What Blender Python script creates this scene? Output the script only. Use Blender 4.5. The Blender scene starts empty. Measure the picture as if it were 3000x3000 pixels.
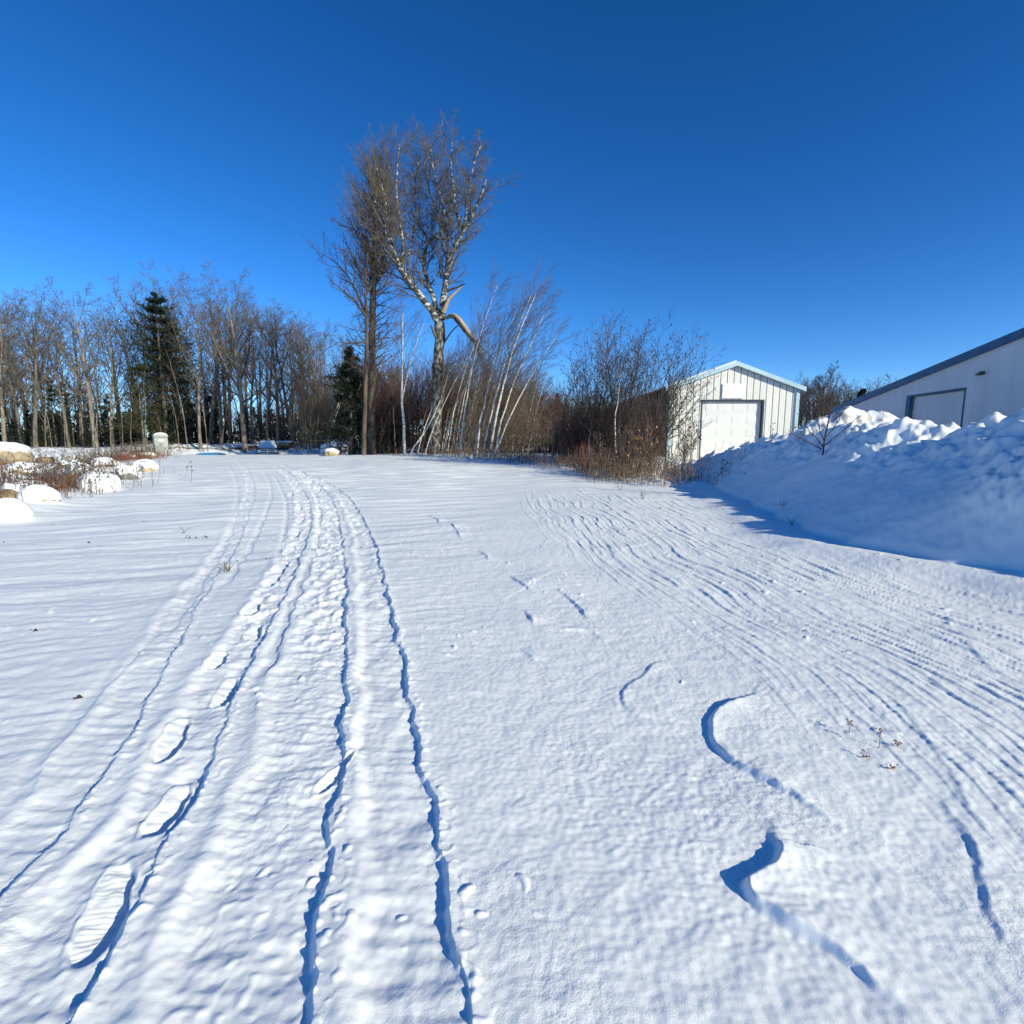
import bpy, math, random
import numpy as np

# ------------------------------------------------------------------ camera, sky, sun
SC = bpy.context.scene
COL = SC.collection
PITCH = math.radians(7.57)
CAMZ = 1.6
SUN_EL = math.radians(22.0)
SUN_TO = np.array([-0.77, 0.64])          # horizontal direction the light travels (towards far left)
SUN_TO = SUN_TO / np.linalg.norm(SUN_TO)

cam_data = bpy.data.cameras.new('camera')
cam = bpy.data.objects.new('camera', cam_data)
COL.objects.link(cam)
cam.location = (0, 0, CAMZ)
cam.rotation_euler = (math.pi / 2 - PITCH, 0, 0)
cam_data.sensor_width = 36.0
cam_data.lens = 18.0
cam_data.clip_start = 0.05
cam_data.clip_end = 8000
SC.camera = cam

world = bpy.data.worlds.new('World')
SC.world = world
world.use_nodes = True
wn = world.node_tree
for n in list(wn.nodes):
    wn.nodes.remove(n)
sky = wn.nodes.new('ShaderNodeTexSky')
sky.sky_type = 'NISHITA'
sky.sun_disc = False
sky.sun_elevation = SUN_EL
# sun stands at azimuth opposite to SUN_TO ; nishita rotation 0 = +Y, clockwise seen from above
sx, sy = -SUN_TO[0], -SUN_TO[1]
sky.sun_rotation = math.atan2(sx, sy)
sky.altitude = 2500
sky.air_density = 1.0
sky.dust_density = 0.0
sky.ozone_density = 4.0
hs = wn.nodes.new('ShaderNodeHueSaturation')
hs.inputs['Hue'].default_value = 0.503
hs.inputs['Saturation'].default_value = 1.17
hs.inputs['Value'].default_value = 1.05
bg = wn.nodes.new('ShaderNodeBackground')
bg.inputs['Strength'].default_value = 0.115
wo = wn.nodes.new('ShaderNodeOutputWorld')
gm = wn.nodes.new('ShaderNodeGamma')
gm.inputs['Gamma'].default_value = 1.2
wn.links.new(sky.outputs[0], gm.inputs['Color'])
wn.links.new(gm.outputs[0], hs.inputs['Color'])
wn.links.new(hs.outputs[0], bg.inputs['Color'])
wn.links.new(bg.outputs[0], wo.inputs['Surface'])

sun_d = bpy.data.lights.new('sun', 'SUN')
sun_d.energy = 5.0
sun_d.angle = math.radians(0.5)
sun_d.color = (1.0, 0.955, 0.72)
sun = bpy.data.objects.new('sun', sun_d)
COL.objects.link(sun)
from mathutils import Vector, Matrix, Quaternion
ldir = Vector((SUN_TO[0] * math.cos(SUN_EL), SUN_TO[1] * math.cos(SUN_EL), -math.sin(SUN_EL)))
sun.rotation_euler = ldir.to_track_quat('-Z', 'Y').to_euler()
sun.location = (30, -25, 30)

SC.view_settings.view_transform = 'Standard'
SC.view_settings.look = 'None'
SC.view_settings.exposure = 0.11
SC.view_settings.gamma = 1.0
SC.render.engine = 'CYCLES'
SC.cycles.max_bounces = 5
SC.cycles.diffuse_bounces = 4
SC.cycles.transparent_max_bounces = 8
SC.cycles.caustics_reflective = False
SC.cycles.caustics_refractive = False

# ------------------------------------------------------------------ materials
def mat(name, base, rough=0.8, metal=0.0, spec=0.3):
    m = bpy.data.materials.new(name)
    m.use_nodes = True
    p = m.node_tree.nodes['Principled BSDF']
    p.inputs['Base Color'].default_value = (*base, 1)
    p.inputs['Roughness'].default_value = rough
    p.inputs['Metallic'].default_value = metal
    p.inputs['Specular IOR Level'].default_value = spec
    return m

def N(m, t):
    return m.node_tree.nodes.new(t)

def L(m, a, b):
    m.node_tree.links.new(a, b)

def noise_mat(name, c1, c2, scale=4.0, rough=0.85, stretch=(1, 1, 1), bump=0.0, bscale=None, lo=0.35, hi=0.65, detail=5, spec=0.25):
    m = mat(name, c1, rough, spec=spec)
    p = m.node_tree.nodes['Principled BSDF']
    tc = N(m, 'ShaderNodeTexCoord'); mp = N(m, 'ShaderNodeMapping'); mp.inputs['Scale'].default_value = stretch
    nz = N(m, 'ShaderNodeTexNoise'); nz.inputs['Scale'].default_value = scale; nz.inputs['Detail'].default_value = detail
    cr = N(m, 'ShaderNodeValToRGB')
    cr.color_ramp.elements[0].position = lo; cr.color_ramp.elements[1].position = hi
    cr.color_ramp.elements[0].color = (*c1, 1); cr.color_ramp.elements[1].color = (*c2, 1)
    L(m, tc.outputs['Object'], mp.inputs['Vector']); L(m, mp.outputs[0], nz.inputs['Vector'])
    L(m, nz.outputs['Fac'], cr.inputs['Fac']); L(m, cr.outputs['Color'], p.inputs['Base Color'])
    if bump > 0:
        n2 = N(m, 'ShaderNodeTexNoise'); n2.inputs['Scale'].default_value = bscale or scale * 3; n2.inputs['Detail'].default_value = 4
        b = N(m, 'ShaderNodeBump'); b.inputs['Strength'].default_value = 1.0; b.inputs['Distance'].default_value = bump
        L(m, mp.outputs[0], n2.inputs['Vector']); L(m, n2.outputs['Fac'], b.inputs['Height']); L(m, b.outputs[0], p.inputs['Normal'])
    return m

SNOWC = (0.89, 0.90, 0.895)
def snow_material():
    m = mat('snow', SNOWC, 0.55, spec=0.25)
    nt = m.node_tree; p = nt.nodes['Principled BSDF']
    tc = N(m, 'ShaderNodeTexCoord')
    n1 = N(m, 'ShaderNodeTexNoise'); n1.inputs['Scale'].default_value = 75; n1.inputs['Detail'].default_value = 4; n1.inputs['Roughness'].default_value = 0.6
    n2 = N(m, 'ShaderNodeTexNoise'); n2.inputs['Scale'].default_value = 260; n2.inputs['Detail'].default_value = 2
    L(m, tc.outputs['Object'], n1.inputs['Vector']); L(m, tc.outputs['Object'], n2.inputs['Vector'])
    b1 = N(m, 'ShaderNodeBump'); b1.inputs['Strength'].default_value = 1.0; b1.inputs['Distance'].default_value = 0.004
    b2 = N(m, 'ShaderNodeBump'); b2.inputs['Strength'].default_value = 0.7; b2.inputs['Distance'].default_value = 0.0012
    pm = N(m, 'ShaderNodeTexNoise'); pm.inputs['Scale'].default_value = 1.1; pm.inputs['Detail'].default_value = 3
    pr_ = N(m, 'ShaderNodeMapRange'); pr_.inputs['From Min'].default_value = .42; pr_.inputs['From Max'].default_value = .62; pr_.inputs['To Min'].default_value = .15; pr_.inputs['To Max'].default_value = 1.0
    ml = N(m, 'ShaderNodeMath'); ml.operation = 'MULTIPLY'
    L(m, tc.outputs['Object'], pm.inputs['Vector']); L(m, pm.outputs['Fac'], pr_.inputs['Value'])
    L(m, n1.outputs['Fac'], ml.inputs[0]); L(m, pr_.outputs[0], ml.inputs[1])
    L(m, ml.outputs[0], b1.inputs['Height']); L(m, n2.outputs['Fac'], b2.inputs['Height'])
    L(m, b1.outputs[0], b2.inputs['Normal']); L(m, b2.outputs[0], p.inputs['Normal'])
    # exposed earth where the attribute says so
    at = N(m, 'ShaderNodeAttribute'); at.attribute_name = 'soil'
    n3 = N(m, 'ShaderNodeTexNoise'); n3.inputs['Scale'].default_value = 3.0; n3.inputs['Detail'].default_value = 6
    L(m, tc.outputs['Object'], n3.inputs['Vector'])
    cr = N(m, 'ShaderNodeValToRGB')
    cr.color_ramp.elements[0].color = (0.10, 0.06, 0.03, 1); cr.color_ramp.elements[1].color = (0.32, 0.2, 0.1, 1)
    cr.color_ramp.elements[0].position = 0.35; cr.color_ramp.elements[1].position = 0.7
    L(m, n3.outputs['Fac'], cr.inputs['Fac'])
    mx = N(m, 'ShaderNodeMix'); mx.data_type = 'RGBA'
    mx.inputs['A'].default_value = (*SNOWC, 1)
    L(m, cr.outputs['Color'], mx.inputs['B']); L(m, at.outputs['Fac'], mx.inputs['Factor'])
    L(m, mx.outputs['Result'], p.inputs['Base Color'])
    return m

M = {}
M['snow'] = snow_material()
M['cap'] = noise_mat('snow_cap', (0.83, 0.84, 0.86), (0.87, 0.87, 0.88), 6, 0.6, bump=0.01, bscale=14)
M['bark'] = noise_mat('bark_grey', (0.07, 0.06, 0.05), (0.20, 0.17, 0.14), 5, 0.9, (1, 1, 0.25), bump=0.02)
M['bark_tan'] = noise_mat('bark_tan', (0.11, 0.088, 0.068), (0.30, 0.25, 0.19), 5, 0.9, (1, 1, 0.3), bump=0.02)
M['twig'] = noise_mat('twig_grey', (0.072, 0.061, 0.048), (0.185, 0.155, 0.12), 2, 0.85)
M['twig_brown'] = noise_mat('twig_brown', (0.08, 0.062, 0.048), (0.185, 0.145, 0.112), 2, 0.85)
M['twig_red'] = noise_mat('twig_red', (0.055, 0.032, 0.028), (0.15, 0.085, 0.072), 1.2, 0.85)
M['twig_dark'] = noise_mat('twig_dark', (0.045, 0.035, 0.033), (0.11, 0.085, 0.075), 2, 0.8)
M['larch_bark'] = noise_mat('bark_reddish', (0.045, 0.036, 0.03), (0.15, 0.108, 0.08), 4, 0.9, (1, 1, 0.3), bump=0.03)
M['poplar_bark'] = noise_mat('bark_poplar', (0.045, 0.038, 0.032), (0.36, 0.325, 0.27), 3.2, 0.85, (1.6, 1.6, 0.8), bump=0.05, bscale=6, lo=0.42, hi=0.66)
M['poplar_white'] = noise_mat('bark_pale_limb', (0.065, 0.056, 0.047), (0.50, 0.47, 0.40), 3.4, 0.8, (1, 1, 1.4), lo=0.47, hi=0.62)
M['birch'] = noise_mat('bark_white', (0.14, 0.11, 0.09), (0.66, 0.62, 0.56), 5.0, 0.7, (0.6, 0.6, 3.0), lo=0.34, hi=0.48)
M['torn'] = noise_mat('torn_wood', (0.42, 0.27, 0.13), (0.72, 0.55, 0.33), 9, 0.8, (3, 3, 0.4), bump=0.03)
M['needle'] = noise_mat('needle_dark', (0.008, 0.014, 0.009), (0.028, 0.040, 0.021), 1.5, 0.7)
M['needle_y'] = noise_mat('needle_olive', (0.02, 0.026, 0.01), (0.065, 0.068, 0.022), 1.2, 0.7)
M['seed'] = mat('seed_cluster', (0.035, 0.022, 0.018), 0.8)
M['leaf'] = noise_mat('dry_leaf', (0.35, 0.14, 0.05), (0.58, 0.30, 0.12), 20, 0.7)
M['weed'] = noise_mat('weed_rust', (0.13, 0.05, 0.03), (0.30, 0.13, 0.07), 3, 0.85)
M['weed_tan'] = noise_mat('weed_tan', (0.12, 0.08, 0.05), (0.30, 0.205, 0.13), 3, 0.85)
M['rock'] = noise_mat('rock_tan', (0.22, 0.17, 0.11), (0.52, 0.42, 0.27), 2.2, 0.85, bump=0.06, bscale=5)
M['rock_grey'] = noise_mat('rock_grey', (0.07, 0.075, 0.07), (0.24, 0.24, 0.21), 3.2, 0.85, bump=0.06, bscale=5)
M['rock_brown'] = noise_mat('rock_brown', (0.12, 0.085, 0.05), (0.34, 0.25, 0.15), 3.2, 0.85, bump=0.06, bscale=5)
M['white_wall'] = noise_mat('wall_white', (0.72, 0.70, 0.65), (0.79, 0.77, 0.72), 0.8, 0.5, (1, 1, 0.2))
M['seam'] = mat('seam_dark', (0.22, 0.22, 0.22), 0.7)
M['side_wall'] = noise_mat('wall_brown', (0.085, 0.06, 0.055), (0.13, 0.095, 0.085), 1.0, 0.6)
M['trim'] = noise_mat('trim_pale_blue', (0.36, 0.52, 0.60), (0.46, 0.62, 0.69), 1.0, 0.45)
M['door_white'] = noise_mat('door_white', (0.70, 0.695, 0.68), (0.75, 0.745, 0.73), 1.0, 0.45)
M['frame_dark'] = mat('frame_navy', (0.025, 0.035, 0.06), 0.5)
M['trim_blue'] = noise_mat('trim_blue', (0.022, 0.075, 0.16), (0.04, 0.11, 0.21), 1.0, 0.4)
M['hall_wall'] = noise_mat('hall_wall', (0.62, 0.62, 0.62), (0.72, 0.71, 0.70), 0.7, 0.55, (1, 1, 0.3), bump=0.01, bscale=2)
M['sign'] = mat('sign_white', (0.84, 0.86, 0.88), 0.4)
M['paint'] = mat('truck_paint', (0.035, 0.045, 0.055), 0.3, 0.3, 0.5)
M['glass'] = mat('glass_dark', (0.02, 0.03, 0.04), 0.08, 0, 0.6)
M['chrome'] = mat('chrome', (0.55, 0.57, 0.6), 0.25, 0.9)
M['lamp'] = mat('headlamp', (0.6, 0.65, 0.7), 0.15, 0.2)
M['rubber'] = mat('rubber', (0.02, 0.02, 0.022), 0.85)
M['plate'] = mat('plate', (0.6, 0.62, 0.65), 0.5)
M['toilet'] = noise_mat('toilet_grey', (0.30, 0.32, 0.30), (0.38, 0.40, 0.38), 2, 0.5)
M['toilet_dark'] = mat('toilet_dark', (0.07, 0.08, 0.08), 0.5)
M['tarp'] = mat('tarp_blue', (0.04, 0.20, 0.42), 0.5)
M['dark'] = mat('dark_end', (0.02, 0.02, 0.025), 0.7)
M['log'] = noise_mat('log_bark', (0.12, 0.075, 0.04), (0.34, 0.22, 0.12), 5, 0.85, bump=0.02)
M['log_end'] = noise_mat('log_end', (0.34, 0.22, 0.11), (0.52, 0.36, 0.2), 8, 0.8)

# ------------------------------------------------------------------ helpers
def tag(o, label=None, cat=None, group=None, kind=None):
    if label: o['label'] = label
    if cat: o['category'] = cat
    if group: o['group'] = group
    if kind: o['kind'] = kind
    return o

def empty(name, loc, rz=0.0):
    o = bpy.data.objects.new(name, None)
    o.empty_display_size = 0.3
    COL.objects.link(o)
    o.location = loc
    o.rotation_euler = (0, 0, rz)
    return o

def mesh_obj(name, V, F, material, parent=None, smooth=False, loc=None):
    """V (n,3) array; F list of faces or (m,k) int array."""
    me = bpy.data.meshes.new(name)
    V = np.asarray(V, dtype=np.float32)
    if isinstance(F, np.ndarray):
        groups = [F]
    else:
        by = {}
        for f in F:
            by.setdefault(len(f), []).append(f)
        groups = [np.array(v, dtype=np.int32) for v in by.values()]
    nl = sum(g.size for g in groups); nf = sum(len(g) for g in groups)
    me.vertices.add(len(V)); me.vertices.foreach_set('co', V.ravel())
    me.loops.add(nl); me.loops.foreach_set('vertex_index', np.concatenate([g.ravel() for g in groups]).astype(np.int32))
    me.polygons.add(nf)
    tot = np.concatenate([np.full(len(g), g.shape[1], dtype=np.int32) for g in groups])
    st = np.concatenate([[0], np.cumsum(tot)[:-1]]).astype(np.int32)
    me.polygons.foreach_set('loop_start', st)
    me.polygons.foreach_set('loop_total', tot)
    me.polygons.foreach_set('use_smooth', np.full(nf, bool(smooth)))
    me.update(calc_edges=True)
    me.materials.append(material)
    o = bpy.data.objects.new(name, me)
    COL.objects.link(o)
    if parent is not None: o.parent = parent
    if loc is not None: o.location = loc
    return o

def copy_tree(o, parent=None):
    c = o.copy(); COL.objects.link(c); c.parent = parent
    for ch in [q for q in o.children]:
        copy_tree(ch, c)
    return c

class MB:
    def __init__(s): s.V = []; s.F = []; s.n = 0
    def add(s, V, F):
        V = np.asarray(V, float)
        for f in F: s.F.append([i + s.n for i in f])
        s.V.append(V); s.n += len(V); return s
    def box(s, c, d, rz=0.0, rx=0.0, bev=0.0):
        hx, hy, hz = d[0] / 2, d[1] / 2, d[2] / 2
        P = np.array([(x * hx, y * hy, z * hz) for z in (-1, 1) for x, y in ((-1, -1), (1, -1), (1, 1), (-1, 1))])
        if rx: 
            a, b = math.cos(rx), math.sin(rx)
            P = np.stack([P[:, 0], a * P[:, 1] - b * P[:, 2], b * P[:, 1] + a * P[:, 2]], 1)
        if rz:
            a, b = math.cos(rz), math.sin(rz)
            P = np.stack([a * P[:, 0] - b * P[:, 1], b * P[:, 0] + a * P[:, 1], P[:, 2]], 1)
        P += np.array(c)
        return s.add(P, [(3, 2, 1, 0), (4, 5, 6, 7), (0, 1, 5, 4), (1, 2, 6, 5), (2, 3, 7, 6), (3, 0, 4, 7)])
    def prism(s, poly, axis, a, b):
        """poly: 2D outline; axis 0/1/2 = extrusion axis from a to b."""
        n = len(poly); P = []
        for t in (a, b):
            for u, v in poly:
                P.append({0: (t, u, v), 1: (u, t, v), 2: (u, v, t)}[axis])
        F = [tuple(range(n))[::-1], tuple(range(n, 2 * n))] + [(i, (i + 1) % n, n + (i + 1) % n, n + i) for i in range(n)]
        return s.add(P, F)
    def cyl(s, c, r, h, axis=2, k=16, r2=None):
        r2 = r if r2 is None else r2
        P = []
        for t, rr in ((-h / 2, r), (h / 2, r2)):
            for i in range(k):
                a = 2 * math.pi * i / k; u, v = rr * math.cos(a), rr * math.sin(a)
                P.append({0: (t, u, v), 1: (u, t, v), 2: (u, v, t)}[axis])
        P = np.array(P) + np.array(c)
        F = [tuple(range(k))[::-1], tuple(range(k, 2 * k))] + [(i, (i + 1) % k, k + (i + 1) % k, k + i) for i in range(k)]
        return s.add(P, F)
    def build(s, name, material, parent=None, smooth=False):
        return mesh_obj(name, np.concatenate(s.V), s.F, material, parent, smooth)

# --- gradient noise
def _hash(ix, iy, seed):
    h = (ix.astype(np.int64) * 374761393 + iy.astype(np.int64) * 668265263 + seed * 1274126177) & 0xFFFFFFFF
    h = ((h ^ (h >> 13)) * 1274126177) & 0xFFFFFFFF
    h = h ^ (h >> 16)
    return h

def perlin(x, y, seed=0):
    x = np.asarray(x, dtype=np.float64); y = np.asarray(y, dtype=np.float64)
    ix = np.floor(x); iy = np.floor(y); fx = x - ix; fy = y - iy
    ux = fx * fx * fx * (fx * (fx * 6 - 15) + 10); uy = fy * fy * fy * (fy * (fy * 6 - 15) + 10)
    def g(dx, dy):
        a = (_hash(ix + dx, iy + dy, seed) & 1023) * (2 * math.pi / 1024)
        return np.cos(a) * (fx - dx) + np.sin(a) * (fy - dy)
    a = g(0, 0) * (1 - ux) + g(1, 0) * ux
    b = g(0, 1) * (1 - ux) + g(1, 1) * ux
    return (a * (1 - uy) + b * uy) * 1.5

def fbm(x, y, seed=0, octv=3, gain=0.5):
    r = 0; a = 1.0
    for o in range(octv):
        r = r + a * perlin(x * 2 ** o, y * 2 ** o, seed + 17 * o); a *= gain
    return r

def sm(a, b, x):
    t = np.clip((x - a) / (b - a), 0, 1)
    return t * t * (3 - 2 * t)

# ------------------------------------------------------------------ terrain
def edge_left(y):       # left edge of the cleared road
    return np.interp(y, [-6, 3, 8, 11.2, 20, 36, 46], [-12.0, -11.0, -10.8, -11.3, -15.9, -26.0, -33.0])
def bank_foot(y):
    return np.interp(y, [-8, 2, 4, 5.7, 7.6, 9, 11, 14, 16.8, 20, 24], [8.6, 7.5, 6.55, 5.85, 4.85, 4.95, 5.3, 5.9, 6.4, 6.3, 6.2])
def bank_crest(y):
    return np.interp(y, [-8, 2, 6, 9.5, 11, 12.5, 16, 19, 24], [12.0, 9.7, 8.85, 8.65, 8.4, 8.45, 8.6, 8.4, 7.4])
def bank_z(y):
    return np.interp(y, [-8, 2, 6, 8.7, 9.5, 10.2, 11, 11.7, 12.5, 16, 19, 22, 26], [2.0, 2.1, 2.15, 2.03, 1.95, 1.78, 2.05, 2.05, 1.93, 1.85, 1.38, .9, .6])

def base_h(x, y):
    x = np.asarray(x, float); y = np.asarray(y, float)
    zc = np.interp(y, [-4000, 8, 20, 30, 38, 41, 47, 52, 58, 66, 90, 600, 4000], [0, 0, .30, .58, .77, .74, .06, .06, 1.42, 1.6, 1.7, 1.6, 1.2])
    zl = np.interp(y, [-4000, 8, 20, 36, 50, 65, 90, 4000], [0, 0, .22, .70, 1.05, 1.3, 1.5, 1.2])
    zr = np.interp(y, [-4000, 8, 20, 30, 38, 60, 90, 4000], [0, 0, .33, .66, .74, .85, 1.2, 1.2])
    a = x / np.maximum(y, 1.0)
    wl = sm(-0.80, -0.735, a)
    wr = sm(-0.33, -0.27, a)
    z = zl * (1 - wl) + (zc * (1 - wr) + zr * wr) * wl
    ditch = sm(0.3, 2.5, edge_left(y) - x) * sm(0, 8, y) * (1 - sm(34, 44, y)) * 0.22
    return z - ditch

def W(px, py, Y):
    """world point seen at photo pixel (1932 px scale) at depth Y"""
    v = -(py - 966) / 966.0
    dy = math.cos(PITCH) + v * math.sin(PITCH); dz = -math.sin(PITCH) + v * math.cos(PITCH); dx = (px - 966) / 966.0
    t = Y / dy
    return np.array([dx * t, Y, CAMZ + dz * t])

def G(px, py):
    """ground point under a photo pixel, by marching over the base terrain"""
    v = -(py - 966) / 966.0
    d = np.array([(px - 966) / 966.0, math.cos(PITCH) + v * math.sin(PITCH), -math.sin(PITCH) + v * math.cos(PITCH)])
    t = np.concatenate([np.arange(0.3, 12, 0.01), np.arange(12, 130, 0.05)])
    h = CAMZ + d[2] * t - base_h(d[0] * t, d[1] * t)
    k = np.argmax(h < 0) if np.any(h < 0) else len(t) - 1
    if k > 0:
        h0, h1 = h[k - 1], h[k]; f = h0 / (h0 - h1 + 1e-9); tt = t[k - 1] + f * (t[k] - t[k - 1])
    else: tt = t[k]
    return np.array([d[0] * tt, d[1] * tt])

def GP(lst): return np.array([G(a, b) for a, b in lst])

def chaikin(P, n=2):
    for _ in range(n):
        Q = [P[0]]
        for i in range(len(P) - 1):
            Q.append(P[i] * .75 + P[i + 1] * .25); Q.append(P[i] * .25 + P[i + 1] * .75)
        Q.append(P[-1]); P = np.array(Q)
    return P

def sdist(x, y, P):
    """signed distance (positive = right of the travel direction) and distance along"""
    best = np.full(x.shape, 1e9); sg = np.zeros(x.shape); al = np.zeros(x.shape)
    seg = np.linalg.norm(P[1:] - P[:-1], axis=1); cum = np.concatenate([[0], np.cumsum(seg)])
    for i in range(len(P) - 1):
        ax, ay = P[i]; bx, by = P[i + 1]; dx, dy = bx - ax, by - ay; l2 = dx * dx + dy * dy + 1e-12
        t = np.clip(((x - ax) * dx + (y - ay) * dy) / l2, 0, 1)
        ex = x - ax - t * dx; ey = y - ay - t * dy; d = ex * ex + ey * ey
        m = d < best
        best = np.where(m, d, best); sg = np.where(m, dy * ex - dx * ey, sg); al = np.where(m, cum[i] + t * seg[i], al)
    return np.sqrt(best) * np.where(sg >= 0, 1, -1), al, cum[-1]

RUTS = [  # right-hand edge line (near to far), width, depth, inner churn
    ([(-60, 1790), (0, 1715), (90, 1600), (165, 1510), (240, 1400), (300, 1290), (350, 1200), (400, 1100), (440, 1050), (470, 980), (485, 930), (478, 900), (465, 880), (450, 868)], .30, .034, .3),
    ([(90, 2010), (150, 1932), (215, 1790), (260, 1700), (330, 1570), (370, 1510), (400, 1440), (420, 1370), (460, 1290), (500, 1200), (545, 1120), (560, 1080), (578, 1030), (592, 980), (580, 930), (555, 900), (530, 880)], .34, .05, .6),
    ([(560, 2000), (580, 1932), (600, 1830), (605, 1740), (620, 1620), (630, 1500), (655, 1430), (648, 1350), (655, 1200), (655, 1080), (645, 1000), (630, 940), (600, 910), (570, 890)], .46, .046, .8),
    ([(900, 2000), (880, 1932), (855, 1790), (850, 1700), (835, 1620), (820, 1530), (795, 1430), (775, 1330), (760, 1240), (735, 1130), (710, 1030), (690, 980), (655, 930), (610, 905), (565, 890), (540, 878)], .34, .055, .25),
]
LIGHT_RUTS = [
    ([(430, 1110), (490, 1010), (515, 950), (515, 915), (500, 890)], .12, .018),
    ([(330, 1200), (400, 1080), (440, 1010), (455, 950), (450, 900), (430, 875)], .16, .015),
    ([(530, 1060), (545, 1000), (545, 940), (520, 900)], .12, .02),
    ([(20, 1560), (120, 1400), (210, 1290), (300, 1200)], .14, .012),
    ([(500, 1300), (530, 1220), (560, 1150), (600, 1040), (610, 980), (600, 930)], .12, .022),
    ([(60, 1750), (110, 1660), (160, 1590)], .10, .016),
]
SCARPS = [  # plateau on the right of travel; (points, height, decay, hollow)
    ([(1300, 1250), (1235, 1247), (1215, 1278), (1180, 1297), (1178, 1320), (1190, 1345), (1240, 1357), (1340, 1365)][::-1], .026, .20, .2),
    ([(1680, 1640), (1600, 1580), (1530, 1520), (1450, 1475), (1390, 1440), (1345, 1402), (1333, 1365), (1355, 1338), (1405, 1320), (1450, 1282)], .058, .18, .5),
    ([(1800, 1965), (1730, 1915), (1640, 1845), (1550, 1775), (1480, 1735), (1425, 1700), (1410, 1665), (1455, 1645), (1470, 1610), (1450, 1582), (1480, 1545)], .085, .11, .9),
    ([(1935, 1870), (1900, 1800), (1872, 1740), (1850, 1620), (1810, 1540), (1760, 1480)], .026, .10, .4),
    ([(1010, 1118), (985, 1100), (960, 1086)], .065, .25, .3),
    ([(1115, 1175), (1090, 1140), (1060, 1118), (1030, 1108)], .045, .12, .3),
    ([(870, 1022), (862, 1000), (845, 985)], .06, .12, .3),
    ([(1010, 1180), (1000, 1165), (985, 1150)], .05, .12, .3),
    ([(1932, 1290), (1860, 1255), (1850, 1235), (1780, 1190)], .016, .08, .3),
    ([(1900, 1640), (1850, 1540), (1770, 1430), (1730, 1360), (1640, 1280)], .014, .08, .3),
    ([(925, 1060), (912, 1045), (890, 1040)], .045, .10, .3), ([(1150, 1215), (1120, 1190), (1075, 1185), (1040, 1192)], .035, .10, .3),
    ([(830, 990), (822, 975), (800, 968)], .05, .10, .3), ([(1300, 1120), (1250, 1085), (1200, 1062)], .03, .10, .3), ([(1010, 1250), (1000, 1232), (980, 1225)], .03, .08, .3),
    ([(935, 1140), (965, 1125), (1055, 1068)], .016, -.16, .2),
    ([(1130, 1045), (1190, 1035), (1240, 1022)], .018, -.16, .2),
    ([(200, 1270), (300, 1245), (420, 1225)], .02, -.3, .2),
]
PRINTS = [  # toe px, heel px, width, depth
    ((150, 1825), (232, 1625), .15, .05), ((278, 1580), (348, 1475), .13, .05), ((300, 1436), (350, 1355), .14, .045),
    ((408, 1335), (440, 1280), .13, .05), ((400, 1262), (420, 1235), .14, .05), ((468, 1212), (488, 1178), .14, .05),
    ((462, 1168), (485, 1140), .14, .05), ((505, 1110), (525, 1085), .15, .05), ((520, 1085), (540, 1060), .16, .05),
    ((540, 1050), (552, 1030), .15, .05), ((555, 1015), (560, 1002), .15, .05), ((565, 985), (570, 975), .16, .05),
    ((560, 965), (565, 955), .16, .05), ((548, 935), (550, 928), .16, .05), ((590, 940), (592, 932), .16, .05),
    ((600, 925), (602, 918), .16, .05), ((585, 912), (587, 906), .18, .05),
    ((612, 1478), (655, 1435), .07, .03),
]

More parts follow.
